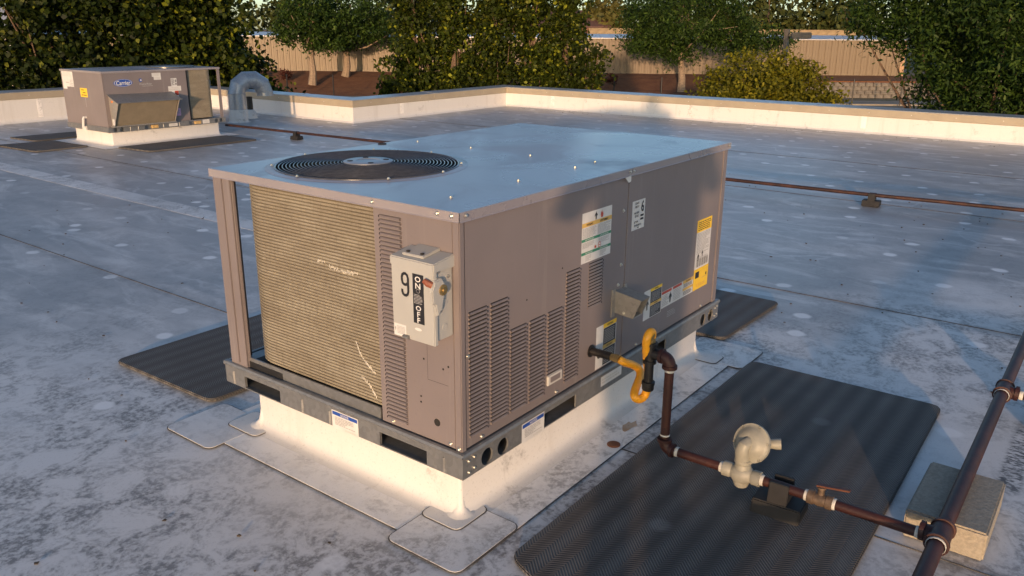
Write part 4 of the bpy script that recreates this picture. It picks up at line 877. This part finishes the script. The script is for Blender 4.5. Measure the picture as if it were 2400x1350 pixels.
for u in (.29,.40,.76,1.00):
    m = MB(); m.prism([vF(u-.005,.006,.0101),vF(u,.006,.0145),vF(u+.005,.006,.0101)], (0,0,.05)); m.build('rail_rib', M['galv'], V)
for u in (.60,1.25):
    m = MB(); m.box(X2+u,X2+u+.09,Y2+.004,Y2+.028,Z2+.008,Z2+.05); m.build('slot_block', mat_plain('wood_block', (.5,.34,.14), .8), V)
m = MB(); m.box(X2+.004,X2+.02,Y2+.006,Y2+W2-.005,Z2+.0705,Z2+.745); m.build('end_panel', M['taupe'], V, bevel=.002)
m = MB(); m.box(X2+.0205,X2+1.185,Y2+.004,Y2+.02,Z2+.0705,Z2+.745); m.build('access_panel', M['taupe'], V, bevel=.002)
m = MB(); m.box(X2+.0205,X2+1.16,Y2+.03,Y2+W2-.005,Z2+.072,Z2+.744); m.build('casing', M['taupe'], V)
m = MB(); m.box(X2+1.189,X2+1.205,Y2+.004,Y2+.03,Z2+.0705,Z2+.745); m.build('coil_edge_post', M['iron'], V)
path2 = [(X2+1.205+.05*i, Y2+.02) for i in range(0,6)]+[(X2+1.505+.09*math.sin(a), Y2+.02+.09-.09*math.cos(a)) for a in [PI/2*j/8 for j in range(9)]]+[(X2+1.595, Y2+.11+.08*i) for i in range(1,11)]
coil(V, [q for q in path2][::-1], Z2+.085, Z2+.744, 60)
m = MB(); m.box(X2+L2-.05,X2+L2-.005,Y2+.004,Y2+.012,Z2+.0705,Z2+.745); m.box(X2+L2-.012,X2+L2-.005,Y2+.012,Y2+.05,Z2+.0705,Z2+.745); m.build('corner_post', M['taupe'], V)
m = MB(); m.box(X2+L2-.05,X2+L2-.005,Y2+W2-.05,Y2+W2-.005,Z2+.0705,Z2+.745); m.build('corner_post', M['taupe'], V)
m = MB(); m.box(X2-.004,X2+L2+.004,Y2-.004,Y2+W2+.004,Z2+.746,Z2+H2); m.build('top_cover', M['top'], V, bevel=.004)
m = MB(); m.lathe([(.33,.0005),(.33,.014),(.31,.02),(.1,.028),(0,.028)], (X2+1.28,Y2+.52,Z2+H2), (0,0,1), 40); m.build('fan_guard', M['guard'], V, smooth=True)
# intake hood
hx0, hx1 = .035, .93; hd_ = .24; m = MB()
T0, T1 = vF(hx0,.487,0), vF(hx1,.470,0)
m.add([vF(hx0,.487,.0),vF(hx1+.02,.470,.0),vF(hx1+.02,.388,hd_),vF(hx0+.0,.392,hd_),vF(hx0,.480,0),vF(hx1+.02,.463,0),vF(hx1+.02,.381,hd_),vF(hx0,.385,hd_)], [(0,3,2,1),(4,5,6,7),(3,7,6,2),(0,4,7,3),(1,2,6,5)]); m.build('hood_top', M['galv'], V)
for u in (hx0+.02, hx1-.02):
    m = MB(); m.prism([vF(u,.478 if u < .5 else .462,.0),vF(u,.390,hd_-.01),vF(u,.08,.06),vF(u,.08,0)], (.006,0,0)); m.build('hood_side', M['alu'], V)
m = MB(); m.prism([vF(hx0+.03,.385,hd_-.035),vF(hx0+.03,.385,hd_-.05),vF(hx0+.03,.085,.03),vF(hx0+.03,.085,.045)], (hx1-hx0-.06,0,0)); m.build('hood_filter', M['filter'], V)
m = MB(); m.box(X2+hx0,X2+hx1,Y2-.058,Y2+.0035,Z2+.0705,Z2+.084); m.build('hood_sill', M['alu'], V)
sticker('hood_sticker', V, lambda u,v,d: (X2+hx0+.019-d, Y2-.02-u, Z2+.10+v), .06, .075, [('l','p_faint',.1,.1,.9,.9,6)], ['white','p_faint'])
sticker('warning_dot', V, lambda u,v,d: (X2+hx0+.019-d, Y2-.05-u, Z2+.385+v), .045, .025, [('l','p_red',.1,.1,.9,.9,2)], ['p_orange','p_red'])
# logo, prints
m = MB()
for sc_, mi, dd in ((1,0,.0004),(.93,1,.0008),(.88,0,.0012)):
    m.add([vF(.276+.130*sc_*math.cos(2*PI*j/48), .621+.049*sc_*math.sin(2*PI*j/48), dd) for j in range(48)], [tuple(range(48))], mi)
lg = m.build('logo_plate', [M['p_blue'], M['white']], V); lg['label'] = 'blue oval logo plate with white lettering'
v_, f_ = text_geo('Carrier'); xa = min(p[0] for p in v_); xb = max(p[0] for p in v_); ya = min(p[1] for p in v_); yb = max(p[1] for p in v_); k_ = .195/(xb-xa)
m = MB(); m.add([vF(.276+(p[0]-(xa+xb)/2)*k_+(p[1]-ya)*k_*.12, .621+(p[1]-(ya+yb)/2)*k_*1.2, .0018) for p in v_], f_); m.build('logo_lettering', M['white'], lg)
sticker('series_mark', V, lambda u,v,d: vF(.465+u,.560+v,d), .235, .115, [('c','p_blue',.22,.74,.10,.20),('c','white',.24,.74,.05,.10,.0018),('t','p_grey','WeatherMaker',.5,.30,.24,.75),('l','p_grey',.3,.0,.95,.12,1)], ['taupe','p_blue','white','p_grey'])
sticker('paper_sticker', V, lambda u,v,d: vF(.684+u,.640+v,d), .128, .09, [('l','p_faint',.05,.55,.9,.95,3),('r','taupe',0,0,.18,.45),('l','p_faint',.25,.05,.95,.4,2)], ['white','p_faint','taupe'])
sticker('stack_sticker', V, lambda u,v,d: vF(.950+u,.545+v,d), .085, .105, [('t','p_black','6',.8,.70,.42,.8),('t','p_black','=',.8,.25,.2,.8),('l','p_black',.08,.1,.58,.95,6)], ['white','p_black'])
sticker('paper_sticker', V, lambda u,v,d: vF(.900+u,.480+v,d), .19, .065, [('l','p_faint',.05,.2,.95,.8,2)], ['white','p_faint'])
sticker('paper_sticker', V, lambda u,v,d: vF(.945+u,.405+v,d), .10, .076, [('r','p_red',.45,.2,1,1),('l','p_black',.5,.3,.95,.9,4)], ['white','p_red','p_black'])
sticker('pink_tag', V, lambda u,v,d: vF(.935+u,.145+v,d), .112, .10, [('l','p_grey',.15,.3,.85,.8,3)], ['p_pink','p_grey'], 'pink tag')
sticker('rail_sticker', V, lambda u,v,d: (X2+.84+u,Y2-.0062-d,Z2+.012+v), .13, .038, [('l','p_faint',.1,.2,.9,.8,2)], ['white','p_faint'])
sticker('rail_sticker', V, lambda u,v,d: (X2+1.36+u,Y2-.0062-d,Z2+.006+v), .11, .054, [('l','p_faint',.1,.2,.9,.8,3)], ['white','p_faint'])
sticker('yellow_sticker', V, lambda u,v,d: vE(.615-u,.430+v,d), .185, .115, [('l','p_black',.15,.70,.85,.90,1),('l','p_black',.3,.42,.8,.60,1),('l','p_black',.15,.12,.9,.32,1)], ['p_yellow','p_black'], 'yellow caution sticker')
sticker('rating_plate', V, lambda u,v,d: vE(1.06-u,.515+v,d), .30, .235, [('l','p_faint',.05,.7,.9,.95,5),('r','p_grey',.62,.02,1,.40),('r','white',.64,.15,.98,.60,.0011),('l','p_grey',.68,.2,.95,.55,4),('r','taupe',.36,.0,1,.14,.0013),('l','p_grey',.3,.32,.6,.42,1)], ['white','p_faint','p_grey','taupe'])
m = MB(); m.tube([vE(.56,.165,.0),vE(.56,.165,.035),vE(.555,.14,.045),vE(.575,.05,.045)], .016, 10); m.box(X2-.03,X2+.003,Y2+.555,Y2+.64,Z2+.0,Z2+.05) ; m.build('drain_trap', M['white'], V)
m = MB(); m.add([vE(.505,.30,.0005),vE(.498,.30,.0005),vE(.5,.43,.0005),vE(.507,.43,.0005)], [(0,1,2,3)]); m.build('drip_streak', M['p_grey'], V)

# ---------------------------------------------------------------- gas piping
def ringtape(p, ax, r, parent, w=.012, name='thread_tape'):
    m = MB(); m.lathe([(r,-w/2),(r*1.06,-w*.3),(r*1.05,w*.3),(r,w/2)], p, ax, 14); return m.build(name, M['tape'], parent, smooth=True)
BXc, PZ = .705, .118
G = thing('gas_branch_pipe', 'red brown gas branch pipe rising beside the large unit with black tee and drip leg', 'gas pipe', (BXc,-.34,0))
r1 = .0165
m = MB(); m.tube([(BXc,-1.19,PZ),(BXc,-.372,PZ)], r1, 14); m.build('pipe', M['pipe'], G, smooth=True)
def elbow(a, c, b2, r, name, mat, parent):
    a, c, b2 = Vector(a), Vector(c), Vector(b2); pts = []
    for j in range(9): s = j/8; pts.append(a*(1-s)**2+c*2*s*(1-s)+b2*s*s)
    m = MB(); m.tube(pts, r, 14); ta = (c-a).normalized(); tb = (b2-c).normalized()
    m.lathe([(r,-.001),(r*1.18,0),(r*1.18,.012),(r,.013)], a, ta, 14); m.lathe([(r,-.013),(r*1.18,-.012),(r*1.18,0),(r,.001)], b2, tb, 14); return m.build(name, mat, parent, smooth=True)
elbow((BXc,-.378,PZ),(BXc,-.34,PZ),(BXc,-.34,PZ+.038), .0225, 'elbow', M['pipe'], G)
m = MB(); m.tube([(BXc,-.34,PZ+.04),(BXc,-.34,.425)], r1, 14); m.build('riser', M['pipe'], G, smooth=True)
elbow((BXc,-.34,.424),(BXc,-.34,.462),(BXc,-.302,.462), .0225, 'elbow', M['pipe'], G)
TY = -.262
m = MB(); m.tube([(BXc,-.300,.462),(BXc,TY,.462)], .019, 14); m.tube([(BXc,TY,.424),(BXc,TY,.502)], .0205, 14)
for z in (.424,.490): m.lathe([(.02,0),(.0245,.001),(.0245,.012),(.02,.013)], (BXc,TY,z), (0,0,1), 14)
m.build('tee', M['iron'], G, smooth=True)
m = MB(); m.tube([(BXc,TY,.425),(BXc,TY,.345)], r1, 14); m.build('drip_leg', M['iron'], G, smooth=True)
m = MB(); m.lathe([(.0,-.022),(.019,-.021),(.0215,-.016),(.0215,0),(.0235,.001),(.0235,.012),(.017,.014)], (BXc,TY,.342), (0,0,1), 14); m.build('drip_cap', M['iron'], G, smooth=True)
ringtape((BXc,-.34,.418),(0,0,1),.0175,G); ringtape((BXc,-.392,PZ),(0,1,0),.0175,G); ringtape((BXc,-.34,PZ+.052),(0,0,1),.0170,G,.006)
ringtape((BXc,-1.178,PZ),(0,1,0),.0178,G,.016)
# shut-off valve
Vv = thing('gas_valve', 'small gas shutoff valve with rusty lever on the branch pipe', 'valve', (BXc,-.89,PZ))
m = MB(); m.lathe([(.018,-.040),(.024,-.038),(.024,-.020),(.020,-.018),(.023,0),(.020,.018),(.024,.020),(.024,.038),(.018,.040)], (BXc,-.89,PZ), (0,1,0), 12); m.lathe([(.011,0),(.011,.026),(.014,.028),(.014,.034),(0,.036)], (BXc,-.89,PZ+.012), (0,0,1), 10); m.build('valve_body', mat_plain('valve_iron', (.11,.075,.05), .6, .2, .4, 40), Vv, smooth=True)
m = MB(); m.prism([(BXc-.009,-.875,PZ+.045),(BXc+.009,-.875,PZ+.045),(BXc+.020,-.972,PZ+.052),(BXc+.006,-.972,PZ+.052)], (0,0,.006)); m.build('lever', mat_rust('lever_rust', (.075,.022,.012), (.13,.045,.02)), Vv)
ringtape((BXc,-.847,PZ),(0,1,0),.0182,Vv,.012); ringtape((BXc,-.933,PZ),(0,1,0),.0182,Vv,.012)
# regulator
Rg = thing('gas_regulator', 'pale grey gas regulator with round diaphragm housing on the branch pipe', 'gas regulator', (BXc,-.63,PZ))
m = MB(); m.lathe([(.018,-.066),(.026,-.064),(.026,-.040),(.022,-.034),(.034,-.018),(.036,0),(.034,.018),(.022,.034),(.026,.040),(.026,.064),(.018,.066)], (BXc,-.63,PZ), (0,1,0), 18)
m.lathe([(.0,-.045),(.022,-.044),(.028,-.03),(.028,.03),(.024,.04),(.030,.046),(.030,.056),(.021,.060)], (BXc,-.63,PZ), (0,0,1), 18); m.build('valve_body', M['reg'], Rg, smooth=True)
ax = Vector((.86,-.18,-.34)).normalized(); dc = Vector((BXc+.024,-.644,.226))
neck = [Vector((BXc,-.63,PZ+.045)), Vector((BXc-.008,-.628,.185)), Vector((BXc-.016,-.628,.212)), Vector((BXc-.012,-.632,.230)), Vector((BXc+.002,-.638,.236)), dc-ax*.004]
m = MB(); m.tube(neck, [.026,.0245,.023,.022,.021,.020], 16); m.build('neck', M['reg'], Rg, smooth=True)
m = MB(); m.lathe([(0,-.030),(.026,-.030),(.040,-.024),(.052,-.012),(.058,-.006),(.066,-.005),(.066,-.0006),(.058,-.0004)], dc, ax, 36); m.build('lower_case', M['reg'], Rg, smooth=True)
m = MB(); m.lathe([(.058,.0004),(.066,.0006),(.066,.005),(.058,.007),(.050,.020),(.036,.030),(.030,.034),(.028,.062),(.024,.066),(0,.067)], dc, ax, 36); m.build('upper_case', M['reg'], Rg, smooth=True)
vd = Vector((.35,-.92,.12)).normalized(); vp = dc+ax*.030
m = MB(); m.tube([vp, vp+vd*.050, vp+vd*.066, vp+vd*.080], [.016,.016,.0185,.0185], 14); m.build('vent_stub', M['reg'], Rg, smooth=True)
up_ = ax.orthogonal().normalized(); w_ = ax.cross(up_)
for j in range(6):
    a = j*PI/3; p = dc+(up_*math.cos(a)+w_*math.sin(a))*.0615; m = MB(); m.lathe([(.0045,-.009),(.0045,-.005),(.0045,.005),(.0045,.010),(0,.010)], p, ax, 8); m.build('flange_bolt', M['reg'], Rg)
ringtape((BXc,-.560,PZ),(0,1,0),.0182,Rg,.014); ringtape((BXc,-.700,PZ),(0,1,0),.0182,Rg,.014)
# yellow flexible connector
Hs = thing('gas_hose', 'yellow flexible gas connector looping from the unit to the black tee', 'gas hose', (.745,-.13,.37))
ctl = [(.745,-.118,.388),(.756,-.135,.377),(.798,-.15,.355),(.820,-.163,.334),(.799,-.18,.318),(.727,-.2,.293),(.704,-.213,.279),(.722,-.223,.267),(.744,-.233,.279),(.745,-.243,.334),(.712,-.25,.42),(.688,-.255,.487),(.684,-.258,.522),(.698,-.26,.538),(.713,-.261,.536),(.712,TY,.52),(.707,TY,.512)]
def spline(c, k=6):
    c = [Vector(p) for p in c]; out = []
    for i in range(len(c)-1):
        p0, p1, p2, p3 = c[max(i-1,0)], c[i], c[i+1], c[min(i+2,len(c)-1)]
        for j in range(k): t = j/k; out.append(.5*((2*p1)+(p2-p0)*t+(2*p0-5*p1+4*p2-p3)*t*t+(3*p1-p0-3*p2+p3)*t**3))
    return out+[c[-1]]
hp = spline(ctl, 8); m = MB(); m.tube(hp, [.0146+.0008*(i % 2) for i in range(len(hp))], 12); m.build('hose', M['yellow_hose'], Hs, smooth=True)
m = MB(); m.lathe([(.0125,0),(.0165,.001),(.0165,.018),(.014,.020),(.014,.036),(.0125,.037)], (BXc,TY,.500), (0,0,1), 6); m.build('hose_nut', M['brass'], Hs)
m = MB(); m.lathe([(.0125,0),(.0165,.001),(.0165,.020),(.0145,.022),(.0145,.042),(.013,.043)], (.746,-.122,.3885), (0,1,0), 6); m.build('hose_nut', M['brass'], Hs)
m = MB(); m.tube([(.745,-.086,.390),(.745,.012,.390)], .0150, 12); m.lathe([(.024,-.0),(.024,.003),(.015,.004)], (.745,.0025,.390), (0,-1,0), 14); m.build('nipple', M['iron'], Hs, smooth=True)
tg = MB(); tc = Vector((.714,-.2495,.415)); td = (Vector((.700,-.2525,.455))-tc).normalized(); tx = Vector((.62,-.78,0)).normalized(); tn = tx.cross(td).normalized()
q0 = tc-td*.030; pts_ = []
for a in range(-1,2): pts_.append(a)
wv, hv = .019, .070
F_ = lambda u, v, d: q0+tx*(u-.0095)+td*v+tn*((.0128+d)*(1 if tn.dot(Vector((-1,-1,.5))) > 0 else -1))
sticker('hose_tag', Hs, F_, wv, hv, [('r','p_blue',.62,.06,.85,.88),('r','p_grey',.15,.06,.55,.62),('l','p_black',.2,.65,.55,.95,3)], ['white','p_blue','p_grey','p_black'], 'white tag on the hose')
# main run and tees along x at y=-1.235
Mn = thing('gas_main_pipe', 'thick dark red gas main pipe running up the right edge of the picture', 'gas pipe', (1.4,-1.235,0)); MY, MZ, RM = -1.235, .128, .0235
m = MB(); m.tube([(-.9,MY,MZ),(BXc-.048,MY,MZ)], RM, 16); m.build('pipe', M['pipe'], Mn, smooth=True)
m = MB(); m.tube([(BXc+.048,MY,MZ),(1.93,MY,MZ)], RM, 16); m.build('pipe', M['pipe'], Mn, smooth=True)
m = MB(); m.tube([(2.03,MY,MZ),(5.6,MY,MZ)], RM, 16); m.build('pipe', M['pipe'], Mn, smooth=True)
for cx, sg in ((BXc,1),(1.98,-1)):
    m = MB(); m.tube([(cx-.052,MY,MZ),(cx+.052,MY,MZ)], .031, 16); m.tube([(cx,MY,MZ),(cx,MY+sg*.055,MZ-.004)], .026, 14)
    for q in (-.054,.040): m.lathe([(.03,0),(.0355,.001),(.0355,.013),(.03,.014)], (cx+q,MY,MZ), (1,0,0), 16)
    m.lathe([(.025,.040),(.0305,.041),(.0305,.054),(.02,.055)], (cx,MY,MZ), (0,sg,0), 14); m.build('tee', M['pipe'], Mn, smooth=True)
    ringtape((cx-.058,MY,MZ),(1,0,0),.0265,Mn,.012)
m = MB(); m.tube([(1.98,MY-.05,MZ-.004),(1.98,-3.4,MZ-.004)], .0165, 12); m.build('side_branch', M['pipe_old'], Mn, smooth=True); ringtape((1.98,MY-.064,MZ-.004),(0,1,0),.0182,Mn,.014)
# far pipe parallel to the far parapet
Fp = thing('gas_far_pipe', 'thin rusty gas pipe crossing the roof behind the large unit', 'gas pipe', (6.0,4,0))
m = MB(); pf = [(5.62,9.45,.105),(5.66,9.0,.105),(5.80,6.4,.103),(6.03,1.9,.105),(6.12,.3,.105),(6.24,-.84,.103),(6.45,-5.0,.103)]; m.tube(spline(pf,3), .017, 10); m.build('pipe', M['pipe_old'], Fp, smooth=True)
def support(label, x, y, ang, zt, k=1.0):
    t = thing('pipe_support', label, 'pipe support', (x,y,0), 'black pipe supports'); R = Matrix.Rotation(ang,4,'Z'); o = Vector((x,y,.0072)); T = lambda a,b,c: o+R@Vector((a,b,c))
    m = MB(); m.prism([T(-.062*k,-.075*k,0),T(.062*k,-.075*k,0),T(.048*k,-.075*k,zt*.60),T(-.048*k,-.075*k,zt*.60)], R@Vector((0,.15*k,0))); m.build('block', M['rubber'], t, bevel=.004)
    m = MB(); m.prism([T(-.045*k,-.030*k,zt*.6),T(.045*k,-.030*k,zt*.6),T(.034*k,-.030*k,zt+.028),T(.020*k,-.030*k,zt+.028),T(.019*k,-.030*k,zt-.012),T(-.019*k,-.030*k,zt-.012),T(-.020*k,-.030*k,zt+.028),T(-.034*k,-.030*k,zt+.028)], R@Vector((0,.06*k,0))); m.build('saddle', M['rubber'], t, bevel=.002)
support('black rubber pipe support under the branch pipe, just right of the regulator', BXc+.012, -.762, .05, PZ-.0165, 1.05)
support('black pipe support under the far pipe left of the large unit', 5.715, 7.93, .05, .085)
support('black pipe support under the far pipe right of the large unit', 6.118, .335, .06, .085)
support('black pipe support at the right edge beside the main pipe tee', 1.985, -1.42, .0, .105)
# concrete block under the main pipe
m = MB(); m.box(.84,1.22,-1.345,-1.115,.0072,.1040); o = m.build('concrete_block', M['concrete'], bevel=.006); tag(o, 'tan concrete block lying under the main gas pipe', 'block')
# rusty disc and stains
m = MB(); m.lathe([(.026,.0062),(.026,.0090),(.022,.011),(0,.0112)], (.79,-.089,.003), (0,0,1), 20); tag(m.build('rusty_disc', M['rustdisc']), 'small round rusty metal disc on the white flashing beside the large unit', 'metal disc')
m = MB(); rr = random.Random(2); m.prism([(.962+.05*math.cos(2*PI*j/14)*(.6+.6*rr.random()), -.060+.026*math.sin(2*PI*j/14)*(.6+.6*rr.random()), .0088) for j in range(14)], (0,0,.0006)); st_ = m.build('rust_stain', mat_rust('rust_film', (.46,.36,.27), (.42,.27,.16)), c1)

# loose grit and leaf bits blown over the membrane
rr = random.Random(31); m = MB()
for _ in range(420):
    x_, y_ = (rr.uniform(-.9,7.0), rr.uniform(-2.2,6.0)) if rr.random() < .7 else (rr.uniform(11.3,11.68), rr.uniform(-1,8.6))
    if -.2 < x_ < 2.2 and -.25 < y_ < 1.5: continue
    r_ = rr.uniform(.003,.010); a0 = rr.uniform(0,6.28)
    m.prism([(x_+r_*math.cos(a0+q)*rr.uniform(.5,1.3), y_+r_*math.sin(a0+q)*rr.uniform(.5,1.3), .0046) for q in (0,1.4,2.9,4.4)], (0,0,rr.uniform(.001,.005)))
struct(m.build('roof_debris', mat_plain('grit', (.07,.055,.04), .9, 0, .4, 30)), 'stuff')

# ---------------------------------------------------------------- vents
Gn = thing('gooseneck_vent', 'galvanized curved gooseneck vent duct on a white base near the far parapet', 'vent', (6.51,10.39,0))
m = MB(); m.lathe([(.19,.006),(.165,.012),(.150,.03),(.147,.21),(.140,.212)], (6.51,10.39,0), (0,0,1), 28); m.build('base', M['curb_white'], Gn, smooth=True)
vx, vy = 6.51, 10.39; RB = .235; dr = Vector((.96,-.28,0)).normalized(); rd = .140
pts = [Vector((vx,vy,.20)), Vector((vx,vy,.335)), Vector((vx,vy,.47))]
m = MB(); m.tube([pts[0],pts[2]], rd, 24, False); m.build('duct', M['duct'], Gn, smooth=True)
m = MB(); m.lathe([(rd,0),(rd+.006,.003),(rd+.006,.012),(rd,.015)], (vx,vy,.46), (0,0,1), 24); m.build('duct_band', M['duct'], Gn)
ctr = Vector((vx,vy,.47))+dr*RB; cs = []
for j in range(6): a = PI*j/5; cs.append(ctr-dr*RB*math.cos(a)+Vector((0,0,RB*math.sin(a)*.92)))
for j in range(5):
    a, b2 = cs[j], cs[j+1]; na = PI*j/5; nb = PI*(j+1)/5
    def loop(c, an): # section plane contains the bend axis
        rv = (-dr*math.cos(an)+Vector((0,0,math.sin(an)))).normalized(); sv = Vector((dr.y,-dr.x,0)); return [c+(rv*math.cos(2*PI*i/24)+sv*math.sin(2*PI*i/24))*rd*(1 if i >= 0 else 1) for i in range(24)]
    m = MB(); m.add(loop(a,na)+loop(b2,nb), [(i,(i+1)%24,24+(i+1)%24,24+i) for i in range(24)]); m.build('bend_segment', M['duct'], Gn, smooth=True)
    m = MB(); m.tube([p for p in loop(b2,nb)]+[loop(b2,nb)[0]], .0035, 5, False); m.build('bend_seam', M['duct'], Gn)
m = MB(); lp = loop(cs[5],PI); m.tube([cs[5]+Vector((0,0,.01)), cs[5]-Vector((0,0,.055))], rd, 24, False); m.build('mouth', M['duct'], Gn, smooth=True)
Pv = thing('pipe_vent', 'short black pipe vent with white boot beside the gooseneck vent', 'vent', (6.98,10.72,0))
m = MB(); m.lathe([(.13,.006),(.115,.014),(.085,.13),(.062,.155),(.052,.157)], (6.98,10.72,0), (0,0,1), 20); m.build('boot', M['curb_white'], Pv, smooth=True)
m = MB(); m.lathe([(.05,.10),(.05,.37),(.044,.37),(.044,.2)], (6.98,10.72,0), (0,0,1), 20); m.build('pipe', M['iron'], Pv, smooth=True)

# ---------------------------------------------------------------- photographer (stands behind the camera, casts the shadow on the unit and parapet)
def person():
    px, py = -1.985, -1.655; f = Vector((.80,.60,0)); s = Vector((.60,-.80,0))
    P = lambda a, b2, z: (Vector((px,py,0))+f*a+s*b2+Vector((0,0,z)))
    J = [('pel',P(0,0,.90),.19),('waist',P(.0,0,1.06),.18),('chest',P(.01,0,1.26),.19),('neck',P(.02,0,1.46),.06),('headl',P(.035,0,1.55),.075),('head',P(.045,0,1.63),.088),('crown',P(.04,0,1.70),.060)]
    E = [(0,1),(1,2),(2,3),(3,4),(4,5),(5,6)]
    def add(n, p, r, par): J.append((n,p,r)); E.append((par,len(J)-1)); return len(J)-1
    for q in (-1,1):
        h = add('hip',P(0,q*.09,.84),.11,0); k = add('knee',P(.02,q*.085,.50),.085,h); a = add('ankle',P(-.02,q*.09,.10),.06,k); add('toe',P(.14,q*.11,.045),.04,a)
        sh = add('shoulder',P(.01,q*.19,1.40),.065,2); el = add('elbow',P(.08,q*.29,1.18),.046,sh); wr = add('wrist',P(.20,q*.13,1.43),.030,el); pm_ = add('palm',P(.225,q*.105,1.48),.026,wr)
        for i in range(4): b0 = add('finger',P(.232+.004*i,q*(.095-.004*i),1.515-.016*i),.009,pm_); add('tip',P(.24,q*(.062+.004*i),1.53-.02*i),.008,b0)
        t0 = add('thumb',P(.215,q*.082,1.465),.010,pm_); add('thumb_tip',P(.222,q*.058,1.475),.009,t0)
    me = bpy.data.meshes.new('person'); base = Vector((px,py,.0046)); me.from_pydata([p-base for _,p,_ in J], E, [])
    me.materials.append(mat_plain('work_clothes', (.06,.07,.10), .85)); o = link('person', me, None, base)
    sk = o.modifiers.new('skin','SKIN')
    for i, v in enumerate(me.skin_vertices[0].data): v.radius = (J[i][2],J[i][2]); v.use_root = (i == 0)
    sb = o.modifiers.new('sub','SUBSURF'); sb.levels = 2; sb.render_levels = 2
    tag(o, 'person in dark work clothes holding a camera, shown only by the shadow cast', 'person')
person()
